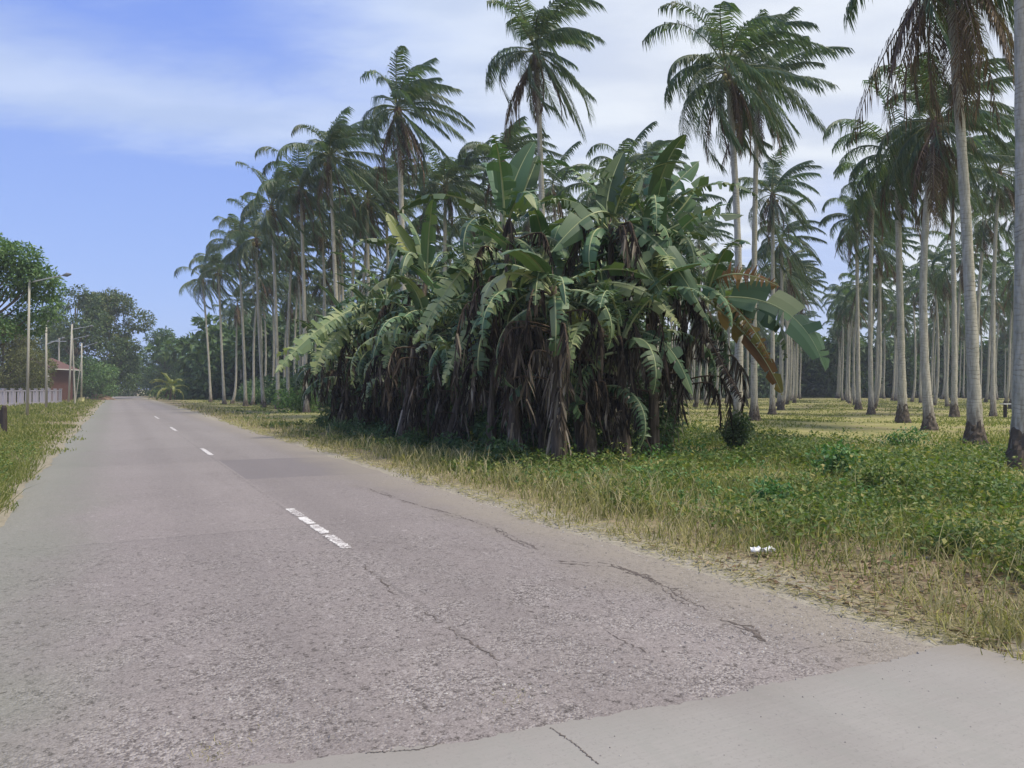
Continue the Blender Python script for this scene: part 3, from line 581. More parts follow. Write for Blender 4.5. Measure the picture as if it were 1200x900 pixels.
# palms behind the banana clump and along the road
hero_palm(641, 35, 629, 66, 'tallest palm over the middle of the banana clump, long grey trunk bare', 31, nf=38, ndead=10, dead_len=3.4, rad=.16)
hero_palm(474, 41, 466, 132, 'tall palm with reddish dead skirt above the left half of the banana clump', 32, nf=38, ndead=16, dead_len=3.6, rad=.17)
hero_palm(590, 47, 588, 190, 'palm half hidden behind upright banana leaves, left of the tallest palm', 33, nf=36, golden=2)
hero_palm(524, 50, 522, 222, 'low bushy palm showing between the two tall palms over the bananas', 34, nf=38)
hero_palm(760, 62, 760, 200, 'far palm whose round crown shows above the right half of the banana clump', 35, nf=38)
hero_palm(400, 49, 386, 188, 'palm with spiky upright fronds above the left end of the banana clump', 36, nf=42, spread=1.12, ndead=9, golden=2, dead_len=3.2)
hero_palm(436, 52, 430, 238, 'palm with drooping golden fronds just right of the spiky palm', 37, nf=38, spread=1.12, ndead=8, golden=3)
hero_palm(359, 52, 352, 222, 'roadside palm with straight pale trunk and dense reddish skirt', 38, nf=40, spread=1.12, ndead=9)
hero_palm(326, 60, 318, 246, 'roadside palm with one bare frond reaching left, straight white trunk', 39, nf=40, spread=1.12, ndead=6)
hero_palm(309, 68, 300, 282, 'roadside palm third from the left in the group beside the road', 40, nf=38, spread=1.12, ndead=5)
hero_palm(288, 74, 279, 290, 'roadside palm with slightly leaning trunk in the group beside the road', 41, nf=38, spread=1.12, ndead=6)
hero_palm(263, 84, 256, 318, 'roadside palm second from the left end of the group, leaning trunk', 42, nf=38, spread=1.12, ndead=6)
hero_palm(247, 96, 237, 330, 'leftmost roadside palm with an arching frond against the blue sky', 43, nf=38, spread=1.12, ndead=6)
# the rest of the plantation: far palms share crowns and trunks
protoC = []
for s in range(6):
    r = np.random.default_rng(100 + s); mb = MB()
    for i, (a, e, l, dr) in enumerate(crown_specs(r, 24)):
        frond(mb, np.array([0, 0, .4 * (1 - i / 22)]), a, e, l, r, n=40, droop=dr, lmax=.92, wid=.075, hang=1.1)
    for i in range(7): frond(mb, (0, 0, -.2), r.uniform(0, 6.28), R(-55) + r.normal(0, .15), 2.6, r, n=24, droop=.6, wind=.05, wid=.08, hang=1.1, mleaf=2, mrib=3, gap=.2)
    protoC.append(mb.mesh('crown', [M['frond_back'], M['rachis'], M['frond_dead'], M['rachis_dead']]))
protoT = []
for s in range(6):
    r = np.random.default_rng(200 + s); mb = MB(); hh = 12.4 + .6 * s
    top = np.array([r.normal(0, .25), r.normal(0, .25), hh]); tp_ = trunk_path((0, 0, 0), top, r, .35); sw = r.uniform(0, 6.28); k_ = (np.exp(-tp_[:, 2] / 1.3) - 1) * r.uniform(.2, .75); tp_[:, 0] += cos(sw) * k_; tp_[:, 1] += sin(sw) * k_; top = tp_[-1].copy(); add_trunk(mb, tp_, .14, r, 8); bole(mb, .13, r, .34)
    me = mb.mesh('trunk', [M['trunk'], M['bole']], True); nT = len(me.polygons)
    mi = np.zeros(nT, np.int32); ctr = np.zeros(nT * 3, np.float32); me.polygons.foreach_get('center', ctr); ctr = ctr.reshape(-1, 3)
    mi[(ctr[:, 2] < .36)] = 1; me.polygons.foreach_set('material_index', mi); protoT.append((me, top))
G1 = np.array([.363, .932]); G2 = np.array([.932, -.363]); p0 = np.array([9.0, 30.])
def far_palm(x, y, label, r, z0):
    t = empty('coconut_palm', (x, y, z0 - .03), label, 'palm', PG); me, top = protoT[r.integers(6)]; sc = r.uniform(.9, 1.05)
    if v_of(x, y) > 30 and y > 70: sc *= .93
    tr = bpy.data.objects.new('trunk', me); C.objects.link(tr); tr.parent = t; tr.scale = (1, 1, sc)
    c = bpy.data.objects.new('crown', protoC[r.integers(6)]); C.objects.link(c); c.parent = t; c.location = (top[0], top[1], top[2] * sc); s_ = r.uniform(.88, 1.05); c.scale = (s_, s_, s_); c.rotation_euler = (r.normal(0, .05), r.normal(0, .05), r.normal(0, .25))
    return t
def v_of(x, y): return float(x * NN[0] + y * NN[1])
rg = np.random.default_rng(55); ORD = ['first', 'second', 'third', 'fourth', 'fifth', 'sixth', 'seventh', 'eighth', 'ninth', 'tenth', 'eleventh', 'twelfth', 'thirteenth', 'fourteenth', 'fifteenth', 'sixteenth', 'seventeenth', 'eighteenth', 'nineteenth', 'twentieth']
nfar = 0
def at_px0(px, Yd): return ((px - 600) / FPX * Yd, Yd)
for kx in range(-14, 11):
    for i in range(0, 22):
        p = p0 + G1 * 6.2 * i + G2 * 7.0 * kx + rg.normal(0, .35, 2)
        x, y = p
        if y < 24 or y > 150: continue
        px = 600 + x / y * FPX
        if px < 205 or px > 1240: continue
        if v_of(x, y) < 13.5: continue
        if min(math.hypot(x - a, y - c) for a, c in palm_xy) < 4.6: continue
        if 400 < px < 800 and y > 105: continue            # wholly behind the bananas and nearer crowns
        if y < 52 and kx >= 2 and px < 1230 and i < 4: continue
        if kx in (0,): lab = 'far coconut palm in the straight row along the left side of the alley'
        elif kx == 1: lab = 'far coconut palm in the straight row along the right side of the alley'
        elif kx > 1: lab = 'distant thin trunked coconut palm deep in the grove right of the alley'
        elif px < 480: lab = 'coconut palm inside the grove behind the roadside palms at left'
        else: lab = 'coconut palm deep in the grove behind the banana clump'
        far_palm(x, y, lab, rg, float(ground_z(*uv_of((x, y))))); nfar += 1
for (px, yd, cy) in ((272, 88, 330), (296, 80, 318), (338, 66, 288), (372, 62, 262), (412, 60, 240), (450, 56, 232), (492, 62, 236), (548, 60, 228), (612, 58, 212), (668, 66, 222), (700, 70, 228), (345, 74, 318), (395, 70, 300), (318, 90, 330), (470, 70, 268)):
    x, y = at_px0(px, yd); t = far_palm(x, y, 'coconut palm inside the grove behind the roadside palms at left' if px < 480 else 'coconut palm deep in the grove behind the banana clump', rg, float(ground_z(*uv_of((x, y)))))
    hh = H + (HOR - cy) / FPX * yd
    for c in t.children:
        if c.name.startswith('trunk'): sc0 = c.scale[2]; c.scale = (1, 1, sc0 * hh / 13.5)
    for c in t.children:
        if c.name.startswith('crown'): c.location[2] = c.location[2] / sc0 * sc0 * hh / 13.5; c.scale = (1.08, 1.08, 1.0)
print('far palms', nfar)

# ------------------------------------------------------------------ bananas
def banana_leaf(pts, Wd, r, tear=.35, flop=.5, mats=0, rib=1, up_hint=(0, 0, 1), ns=58):
    """blade along a midrib polyline; torn into strips that hang by their own amount"""
    mb = MB(); pts = np.asarray(pts, float); K = len(pts); t0 = np.linspace(0, 1, K); tn = np.linspace(0, 1, ns)
    p = np.stack([np.interp(tn, t0, pts[:, j]) for j in range(3)], 1)
    for _ in range(3): p[1:-1] = .25 * p[:-2] + .5 * p[1:-1] + .25 * p[2:]
    T = np.gradient(p, axis=0); T /= np.linalg.norm(T, axis=1)[:, None] + 1e-9
    sd = np.cross(T, np.asarray(up_hint, float)); l = np.linalg.norm(sd, axis=1)
    avg = sd[l > .2].mean(0) if (l > .2).any() else np.array([1., 0, 0]); avg /= np.linalg.norm(avg) + 1e-9
    sd = np.where((l > .2)[:, None], sd / (l[:, None] + 1e-9), avg); up = np.cross(sd, T)
    mb.tube(p, np.linspace(.034, .007, ns), 5, rib, cap=False)
    st = .13; tb = np.clip((tn - st) / (1 - st), 0, 1); half = Wd / 2 * np.clip(np.sin(tb ** .62 * pi) ** .55, 0, 1) * (tn > st)
    for sgn in (-1, 1):
        i = int(st * ns); 
        while i < ns - 1:
            ln = 1
            while i + ln < ns - 1 and r.random() > tear: ln += 1
            idx = np.arange(i, i + ln + 1); m_ = len(idx)
            fl = flop + r.normal(0, .40) * (1 if tear > .12 else .3); fw = r.normal(.18, .12)
            cl = np.clip(r.normal(.97, .05), .7, 1.02) if tear > .1 else 1
            P0 = p[idx]; s_, u_, T_ = sd[idx] * sgn, up[idx], T[idx]
            hw = half[idx][:, None] * cl
            sh = np.zeros(m_)[:, None]
            if ln > 0: sh = (np.linspace(.5, -.5, m_) * .012 * min(3, ln))[:, None] if tear > .1 else sh
            a1 = .28 - fl * .55; a2 = .05 - fl * 1.25
            P1 = P0 + (s_ * cos(a1) + u_ * sin(a1) + T_ * fw) * hw * .52 + T_ * sh
            g = np.array([0, 0, -1.]) * max(0, fl) * .55
            P2 = P1 + (s_ * cos(a2) + u_ * sin(a2) + T_ * fw + g) * hw * .52 + T_ * sh * 1.5
            V = np.vstack([P0 + u_ * .006, P1, P2]); q = np.arange(m_ - 1)
            F = np.vstack([np.stack([q, q + 1, q + 1 + m_, q + m_], 1), np.stack([q + m_, q + 1 + m_, q + 1 + 2 * m_, q + 2 * m_], 1)])
            mb.add(V, F if sgn > 0 else F[:, ::-1], None, mats); i += ln
    return mb
def dead_leaf(pts, r):
    '''withered leaf: bent midrib with long dry shreds hanging straight down from it'''
    mb = MB(); mb.tube(pts, np.linspace(.022, .006, len(pts)), 4, 1, cap=False); n = r.integers(34, 60); f = r.uniform(.12, .98, n) * (len(pts) - 1)
    p = np.stack([np.interp(f, np.arange(len(pts)), pts[:, j]) for j in range(3)], 1); a = r.uniform(0, 6.28, n)
    l = np.minimum(r.uniform(.18, .75, n), np.maximum(p[:, 2] + .15, .06))
    d = np.c_[np.cos(a) * .28, np.sin(a) * .28, -np.ones(n)] + r.normal(0, .12, (n, 3))
    mb.blades(p, d, l, r.uniform(.02, .085, n), np.c_[r.normal(0, .25, n), r.normal(0, .25, n), np.full(n, -.5)]); return mb
def arc_pts(base, az_, el0, Lf, droop, r, K=14):
    pts = [np.asarray(base, float)]; 
    for i in range(1, K):
        t = i / (K - 1); e = el0 - droop * t ** 1.5
        pts.append(pts[-1] + Lf / (K - 1) * np.array([cos(az_) * cos(e), sin(az_) * cos(e), sin(e)]))
    return np.array(pts)
def bez(a, c, e, K=14):
    t = np.linspace(0, 1, K)[:, None]; c = 2 * c - .5 * (a + e)      # curve passes through c
    return (1 - t) ** 2 * a + 2 * t * (1 - t) * c + t ** 2 * e
BG = 'banana plants of the roadside clump'
def banana(base, top, label, seed, nleaf=8, ndead=6, Lf=2.3, heroes=(), rad=.12, e0=84, tear=.3, up=1.0):
    r = np.random.default_rng(seed); base = np.asarray(base, float); t = empty('banana_plant', base, label, 'banana plant', BG)
    tp = np.asarray(top, float) - base; path = trunk_path((0, 0, 0), tp, r, .08)
    mb = MB(); mb.tube(path, np.linspace(rad * 1.25, rad * .55, len(path)), 10); mb.obj('pseudostem', M['stem'], t, True)
    a0 = r.uniform(0, 6.28)
    for i in range(nleaf):
        f = (i + .5) / nleaf; a = a0 + i * 2.4 + r.normal(0, .25); e = R(e0) - f * R(72) * up + r.normal(0, R(8)); l = Lf * r.uniform(.95, 1.35)
        pts = arc_pts(tp + np.array([cos(a), sin(a), 0]) * .05 - [0, 0, .35 * f], a, e, l, 1.05 + 1.75 * f + r.normal(0, .2), r)
        tr = .08 if f < .12 else tear * r.uniform(.7, 1.6)
        banana_leaf(pts, r.uniform(.46, .66), r, tr, .18 + .7 * f).obj('leaf', [M['banana_torn'] if (r.random() < .16 and f > .3) else M['banana'], M['banana_rib']], t)
    for hp, Wd, mat, tr, fl, uph in heroes:
        o = banana_leaf(np.asarray(hp) - base, Wd, r, tr, fl, up_hint=uph).obj('leaf', [M[mat], M['banana_rib'] if mat != 'banana_dead' else M['banana_rib_dead']], t)
        if mat == 'banana_brown': o['label'] = 'withered orange brown banana leaf'
        if mat == 'banana_yellow': o['label'] = 'yellow green banana leaf pointing up'
    for i in range(ndead):
        a = r.uniform(0, 6.28) if r.random() < .5 else r.normal(-1.9, .9); h0 = tp * r.uniform(.38, .98); l = r.uniform(1.2, 3.2); l = min(l, h0[2] - .02)
        pts = arc_pts(h0 + np.array([cos(a), sin(a), 0]) * rad * .8, a, R(18), l * 1.12, R(110), r); pts[6:, :2] = pts[5, :2] + (pts[6:, :2] - pts[5, :2]) * .35
        dead_leaf(pts, r).obj('dead_leaf', [M['banana_dead'], M['banana_rib_dead']], t)
    return t
def hl(a, c, e, W_, mat='banana', tear=.3, flop=.5, uph=(.1, -.75, .65)): return (bez(P(*a), P(*c), P(*e)), W_ * 1.0, mat, tear * 1.25 + .05, flop * .7, uph)
def gb(px, py): q = GP(px, py); q[2] = float(ground_z(*uv_of(q))) - .02; return q
banana(gb(604, 541), P(592, 262, 18.6), 'banana plant with two upright unfurled leaves at the middle of the clump', 301, 9, 16, heroes=[
    hl((588, 268, 18.6), (603, 212, 18.5), (626, 166, 18.6), .62, 'banana', .02, -.1), hl((598, 268, 18.8), (616, 220, 19), (631, 182, 19.2), .5, 'banana', .03, -.1),
    hl((590, 275, 18.6), (545, 312, 17.8), (484, 404, 17.3), .66, 'banana_torn', .5, .55), hl((600, 285, 18.6), (625, 275, 18), (656, 284, 17.6), .5, 'banana', .25, .5),
    hl((606, 345, 18.5), (556, 376, 17.6), (519, 452, 17.2), .5, 'banana_torn', .5, .5), hl((590, 280, 18.4), (628, 300, 17.4), (640, 380, 17.0), .55, 'banana', .35, .6)])
banana(gb(716, 538), P(716, 262, 18), 'tall banana plant whose broad glossy leaf arches left over the clump', 302, 9, 16, heroes=[
    hl((712, 262, 18), (714, 222, 18), (731, 178, 18.1), .56, 'banana', .03, -.05), hl((725, 262, 17.9), (695, 250, 17.3), (646, 296, 16.8), .74, 'banana', .06, .55),
    hl((722, 262, 17.9), (770, 285, 17.2), (832, 380, 16.8), .72, 'banana', .18, .6), hl((690, 335, 17.6), (748, 338, 16.9), (797, 384, 16.6), .5, 'banana_torn', .3, .6),
    hl((715, 262, 18), (742, 290, 17.2), (790, 372, 16.9), .6, 'banana', .2, .6), hl((716, 262, 18), (740, 225, 18.4), (752, 196, 18.6), .45, 'banana', .05, .1)])
banana(gb(764, 532), P(762, 258, 18.8), 'banana plant with long leaf raised to the upper right of the clump', 303, 9, 13, heroes=[
    hl((750, 262, 18.8), (785, 222, 18.7), (820, 188, 18.8), .62, 'banana', .08, .15), hl((780, 262, 18.8), (802, 240, 18.8), (826, 204, 19), .5, 'banana', .05, .1),
    hl((772, 278, 18.6), (815, 256, 18.2), (872, 252, 18), .62, 'banana', .12, .35), hl((775, 280, 18.6), (820, 300, 18), (850, 350, 17.8), .6, 'banana', .25, .5)])
banana(gb(780, 528), P(826, 352, 18.2), 'leaning banana plant at the right end with orange brown withered leaf', 304, 5, 14, heroes=[
    hl((824, 352, 18.2), (915, 362, 17.6), (968, 436, 17.2), .98, 'banana', .10, .1), hl((824, 338, 18.1), (862, 321, 17.6), (914, 336, 17.4), .66, 'banana_brown', .35, .5, (.1, -.9, .4)),
    hl((826, 350, 18.2), (880, 400, 17.8), (917, 463, 17.7), .5, 'banana_brown', .12, .7), hl((810, 362, 18.2), (842, 418, 17.8), (873, 476, 17.6), .44, 'banana_dead', .6, .9),
    hl((742, 389, 17.4), (782, 406, 16.9), (812, 465, 16.8), .5, 'banana', .2, .7), hl((822, 350, 18.2), (862, 362, 17.7), (905, 425, 17.5), .5, 'banana_brown', .5, .9)])
banana(gb(470, 521), P(500, 322, 24), 'banana plant with yellow upright leaf near the left end of the clump', 305, 11, 10, heroes=[
    hl((500, 325, 24), (476, 288, 24), (452, 248, 24.2), .62, 'banana_yellow', .05, .0), hl((502, 350, 23.5), (470, 378, 22.8), (450, 432, 22.4), .66, 'banana_torn', .5, .5)])
banana(gb(428, 508), P(452, 352, 27), 'banana plant with ragged leaves drooping far to the left over the verge', 306, 11, 9, heroes=[
    hl((448, 352, 27), (385, 378, 26), (322, 438, 25), .9, 'banana_torn', .5, .5), hl((452, 356, 27), (394, 392, 26), (368, 440, 25.5), .85, 'banana_torn', .5, .5), hl((450, 352, 27), (490, 340, 26.5), (560, 318, 26), .8, 'banana', .4, .5)])
banana(gb(656, 547), P(648, 335, 16.4), 'front banana plant with pale peeling stem in the middle of the clump', 307, 11, 11, Lf=2.0, rad=.15, e0=58)
def shreds(t, mb_seed, z0, z1, n, rad):
    r = np.random.default_rng(mb_seed); mb = MB(); a = r.uniform(0, 6.28, n); z = r.uniform(z0, z1, n)
    tr = [c for c in t.children if c.name.startswith('pseudostem')][0]; vv = np.array([v.co[:] for v in tr.data.vertices]); 
    cx = np.interp(z, np.sort(vv[:, 2]), vv[np.argsort(vv[:, 2]), 0]); cy = np.interp(z, np.sort(vv[:, 2]), vv[np.argsort(vv[:, 2]), 1])
    p = np.c_[cx + np.cos(a) * rad * .6, cy + np.sin(a) * rad * .6, z]
    mb.blades(p, np.c_[np.cos(a) * .22, np.sin(a) * .22, -np.ones(n)] + r.normal(0, .1, (n, 3)), np.minimum(r.uniform(.3, .95, n), z + .1), r.uniform(.02, .07, n), np.c_[r.normal(0, .2, (n, 2)), np.full(n, -.5)]); mb.obj('dry_sheath', M['banana_pale'], t)
fr = [o for o in bpy.data.objects if o.name.startswith('banana_plant')]
for q, o in enumerate(fr):
    shreds(o, 800 + q, .5, 3.0, 150 if o['label'].startswith('front') else 70, .17 if o['label'].startswith('front') else .13)
# fill plants
spots = [(15.2, 9.6, 3.6), (16.6, 8.2, 3.4), (16.4, 10.8, 4.4), (18.2, 8.6, 3.7), (18.4, 10.2, 4.7), (20, 8.3, 3.5), (20.2, 10.6, 4.6), (21.8, 9.0, 3.9), (22.2, 11.2, 4.6), (23.8, 8.4, 3.5), (24.2, 10.4, 4.3),
         (26, 8.7, 3.4), (26.3, 11, 4.2), (28.3, 8.5, 3.3), (28.6, 10.8, 4.0), (30.8, 8.8, 3.2), (33.2, 8.9, 3.0), (14.6, 11.2, 3.9), (17.4, 12.3, 4.9), (13.8, 10.3, 2.9), (19.4, 12.6, 4.8), (30.6, 11.2, 3.8), (15.6, 8.9, 2.1), (19.2, 7.9, 2.3), (23, 7.9, 2.2), (27.4, 8.1, 2.0), (32, 8.0, 1.9), (14.2, 9.2, 1.9), (20.6, 9.4, 3.2), (24.8, 9.2, 3.0), (17.2, 9.3, 3.3)]
rb = np.random.default_rng(9)
for i, (u, v, hh) in enumerate(spots):
    q = UV(u + rb.normal(0, .2), v + rb.normal(0, .2)); bx = np.array([q[0], q[1], float(ground_z(u, v)) - .02])
    tall = hh > 4.15
    banana(bx, bx + np.array([rb.normal(0, .5), rb.normal(0, .4), hh * (.96 if i else 1)]),
           'banana plant in the rear of the roadside clump, only its leaves showing' if v > 9.8 else 'banana plant along the road side of the clump, stem wrapped in dead leaves', 320 + i, (4 if hh < 2.5 else 13), (8 if hh > 2.5 else 5) if v < 9.8 else 6, Lf=2.2 + .13 * hh - .2, tear=.5)

# ------------------------------------------------------------------ broad-leaved trees
def leaf_cloud(mb, centres, radii, n, size, r, m=0, flat=.75):
    w_ = np.array(radii) ** 2; w_ = w_ / w_.sum(); ci = r.choice(len(centres), n, p=w_)
    d = r.normal(0, 1, (n, 3)); d /= np.linalg.norm(d, axis=1)[:, None]; rad = np.array(radii)[ci] * r.uniform(.35, 1.05, n) ** .6
    p = np.array(centres)[ci] + d * rad[:, None] * [1, 1, flat]
    dl = d * .7 + r.normal(0, .6, (n, 3)) + [0, 0, -.3]; nrm = r.normal(0, .5, (n, 3)) + [0, 0, 1]
    mb.leaves(p, dl, size * r.uniform(.6, 1.3, n), size * .55 * r.uniform(.7, 1.2, n), nrm, m, .12)
def tree(x, y, hh, cw, label, seed, mat='leaf_mid', nleaf=9000, size=.35, crown_lo=.3, group=None, trunk_r=.22, name='tree', nb=26, mats2=None, cat='tree', lean=(0, 0)):
    r = np.random.default_rng(seed); u, v = uv_of((x, y)); t = empty(name, (x, y, float(ground_z(u, v)) - .05), label, cat, group)
    mb = MB(); top = np.array([lean[0] * .6, lean[1] * .6, hh * .8]); pth = trunk_path((0, 0, 0), top, r, .3); mb.tube(pth, np.linspace(trunk_r, trunk_r * .25, len(pth)), 8)
    cs, rs = [], []
    for i in range(nb):
        a = r.uniform(0, 6.28); f = r.uniform(crown_lo, 1); prof = sin(min(1, (f - crown_lo) / (1 - crown_lo) * .8 + .2) * pi) ** .6
        rad = cw * .5 * prof * r.uniform(.35, 1.0); c = np.array([cos(a) * rad, sin(a) * rad, hh * f * .95]) + np.array([lean[0], lean[1], 0]) * f
        cs.append(c); rs.append(cw * r.uniform(.10, .20))
        s0 = pth[int(min(len(pth) - 1, max(2, f * .75 * len(pth))))]; mid = (s0 + c) / 2 + [0, 0, -.1 * hh * .3]
        mb.tube(bez(s0, mid, c, 6), np.linspace(trunk_r * .35, .02, 6), 5)
    mb.obj('trunk', M['bark'], t, True)
    mb = MB(); leaf_cloud(mb, cs, rs, nleaf, size, r); mb.obj('crown', M[mat], t)
    if mats2:
        mb = MB(); sub = [i for i, c in enumerate(cs) if mats2[1](c)]
        if sub: leaf_cloud(mb, [cs[i] * 1.02 for i in sub], [rs[i] * 1.05 for i in sub], nleaf // 3, size, r); mb.obj('leaf_patch', M[mats2[0]], t)
    return t
def at_px(px, Yd): return ((px - 600) / FPX * Yd, Yd)
LT = 'trees at the far end of the road'
tree(*at_px(-34, 46), 11.0, 7.4, 'tall green tree with arching feathery branches at the left edge', 401, 'leaf_mid', 15000, .25, .5, trunk_r=.22, lean=(1.0, 0))
tree(*at_px(4, 86), 10.5, 10, 'brownish olive tree with low foliage behind the lilac fence', 402, 'leaf_brown', 16000, .3, .04, trunk_r=.15, nb=40)
tree(*at_px(27, 94), 8.4, 6.2, 'dark bushy tree just behind the second lamp post', 403, 'leaf_brown', 11000, .3, .03, nb=40)
tree(*at_px(88, 120), 18.0, 13, 'big rounded blue green tree left of the road end', 404, 'leaf_dark', 12000, .5, .12, LT, .4, nb=34)
tree(*at_px(128, 128), 18.6, 12.5, 'big tree with brownish crown top nearest the road end', 405, 'leaf_dark', 12000, .5, .1, LT, .4, nb=36, mats2=('leaf_brown', lambda c: c[2] > 9))
tree(*at_px(150, 175), 9.5, 14, 'low dark tree closing the road end', 406, 'leaf_dark', 8000, .6, .02, LT, .3, nb=40)
tree(*at_px(193, 150), 13.5, 10, 'dark green tree right of the road end against the sky', 407, 'leaf_dark', 9000, .5, .06, LT, .3, nb=36)
tree(*at_px(212, 165), 12.5, 12, 'broad tree behind the leftmost roadside palms', 408, 'leaf_mid', 8000, .55, .05, LT, .3, nb=36)
tree(*at_px(60, 160), 14, 16, 'distant tree mass behind the street lamps', 409, 'leaf_dark', 8000, .6, .05, LT, .3, nb=40)
tree(*at_px(108, 118), 6.5, 7.5, 'low bushy tree at the left road verge beyond the last pole', 410, 'leaf_mid', 6000, .35, .03, LT, .15, nb=30)
# dark belt of undergrowth and trees behind the plantation
r = np.random.default_rng(77); cs, rs = [], []
for px in np.linspace(235, 1300, 150):
    yd = 150 if px > 800 else (122 if px < 420 else 128); yd += r.normal(0, 5); x, y = at_px(px + r.normal(0, 4), yd)
    for kz in range(5): cs.append([x + r.normal(0, 2), y + r.normal(0, 3), r.uniform(.3, 10.5 if px > 560 else 11)]); rs.append(r.uniform(1.8, 3.4))
mb = MB(); leaf_cloud(mb, cs, rs, 120000, 1.3, r); tag(mb.obj('treeline', M['leaf_dark']), 'dark wooded belt closing the view behind the coconut grove', 'trees', kind='stuff')
mb = MB(); cs, rs = [], []
for i in range(90):
    u = r.uniform(48, 108); v = r.uniform(15, 28); q = UV(u, v); cs.append([q[0], q[1], r.uniform(.2, 2.4 + (v - 15) * .12)]); rs.append(r.uniform(.7, 1.5))
leaf_cloud(mb, cs, rs, 26000, .42, r); tag(mb.obj('undergrowth', M['leaf_dark']), 'dark shrubby undergrowth between the trunks of the roadside palms', 'undergrowth', kind='stuff')
mb = MB(); cs, rs = [], []
for i in range(46):
    u = r.uniform(15, 34); v = r.uniform(10.2, 12.6); q = UV(u, v); cs.append([q[0], q[1], r.uniform(.2, 1.7)]); rs.append(r.uniform(.4, .9))
leaf_cloud(mb, cs, rs, 16000, .16, r); cs, rs = [], []
for i in range(70):
    u = r.uniform(16, 34); v = r.uniform(8.4, 10); q = UV(u, v); cs.append([q[0], q[1], r.uniform(.3, 2.3)]); rs.append(r.uniform(.4, .8))
leaf_cloud(mb, cs, rs, 12000, .2, r)
cs, rs = [], []
for i in range(60):
    u = r.uniform(13.6, 35); v = 7.7 + r.normal(0, .3) + (.6 if u > 30 else 0); q = UV(u, v); cs.append([q[0], q[1], r.uniform(.0, .35)]); rs.append(r.uniform(.2, .45))
leaf_cloud(mb, cs, rs, 9000, .11, r)
tag(mb.obj('thicket', M['leaf_dark']), 'dark tangled thicket filling the banana clump between the stems', 'undergrowth', kind='stuff')

# bushes and single plants
def bush(px, py, hpx, wpx, mat, label, seed, n=1600, size=.08, name='bush'):
    q = gb(px, py); s = q[1] / FPX; r = np.random.default_rng(seed); t = empty(name, q, label, 'bush'); mb = MB(); cs, rs = [], []
    hh, ww = hpx * s, wpx * s
    for i in range(14):
        a = r.uniform(0, 6.28); f = r.uniform(.12, .85); rd = ww * .5 * r.uniform(.1, .75); cs.append(np.array([cos(a) * rd, sin(a) * rd, hh * f])); rs.append(ww * r.uniform(.16, .26))
    sb = MB()
    for c in cs: sb.tube([[0, 0, 0], c * [.4, .4, .6], c], [.014, .009, .004], 5)
    sb.obj('stems', M['bark'], t); leaf_cloud(mb, cs, rs, n, size, r); mb.obj('foliage', M[mat], t); return t
bush(862, 530, 50, 44, 'leaf_dark', 'dark rounded shrub standing alone in the weeds right of the bananas', 501, 2600, .10)
bush(976, 566, 40, 62, 'weed_emerald', 'low blue green leafy bush among the weeds in mid verge', 502, 900, .10)
bush(906, 602, 30, 60, 'weed_emerald', 'bright emerald seedling bush beside the dry grass', 503, 700, .07)
bush(1058, 527, 26, 50, 'weed_emerald', 'small emerald bush in front of the ringed palm row', 504, 600, .11)
bush(1120, 655, 34, 56, 'weed', 'small dark weed bush near the bare earth at the right', 505, 700, .045)
bush(1040, 590, 44, 80, 'weed', 'mid green leafy bush right of the blue green one', 506, 1200, .07)
bush(715, 300 + 225, 0.1, 1, 'weed', 'tiny seedling at the foot of the banana stems', 507, 20, .05) if False else None
bl = np.array([*at_px(199, 112), 0.]); t = banana(bl, bl + [0.2, 0, 2.0], 'bright lime green banana plant by the road in front of the dark trees', 380, 15, 3, Lf=3.0, tear=.2, rad=.16); del t['group']
for c in t.children:
    if c.name.startswith('leaf'): c.data.materials[0] = M['banana_yellow']
bush(206, 468, 16, 60, 'leaf_lime', 'low lime green bush under the bright banana plant at the road end', 508, 2600, .5)
bush(350, 484, 26, 60, 'leaf_lime', 'low light green bush at the foot of the roadside palms', 509, 2200, .22)
bush(305, 474, 18, 50, 'leaf_mid', 'mid green bush by the roadside palm trunks further away', 510, 2000, .3)

# ------------------------------------------------------------------ ground cover (uncountable)
def scatter(n, ymin, ymax, pxa, pxb, r, power=1.0):
    """world points, density falling with distance"""
    t = r.random(n); yd = ymin * (ymax / ymin) ** (t ** power); px = r.uniform(pxa, pxb, n); x = (px - 600) / FPX * yd
    u = x * D[0] + yd * D[1]; v = x * NN[0] + yd * NN[1]; return x, yd, u, v
def fbm(u, v, s, seed):
    r = np.random.default_rng(seed); out = 0
    for k in range(5):
        a = r.uniform(0, 6.28); f = s * 1.7 ** k; out = out + np.sin((u * cos(a) + v * sin(a)) * f + r.uniform(0, 6.28)) * .6 ** k * np.cos((u * sin(a) - v * cos(a)) * f * .8 + r.uniform(0, 6.28))
    return out
r = np.random.default_rng(900)
# bare patch at the right edge
def bare(u, v):
    out = 0
    for (px, py, ru, rv) in ((1190, 625, 1.2, 1.5), (1130, 700, 1.3, .8), (1010, 655, .9, .5), (1185, 560, 1.6, 2.0), (820, 600, 1.2, .5), (1000, 505, 3.5, 4.0)):
        bu, bv = uv_of(GP(px, py)); out = np.maximum(out, np.exp(-(((u - bu) / ru) ** 2 + ((v - bv) / rv) ** 2)))
    return np.clip(out + .45 * np.clip(fbm(u, v, .9, 60) - .35, 0, 1), 0, 1)
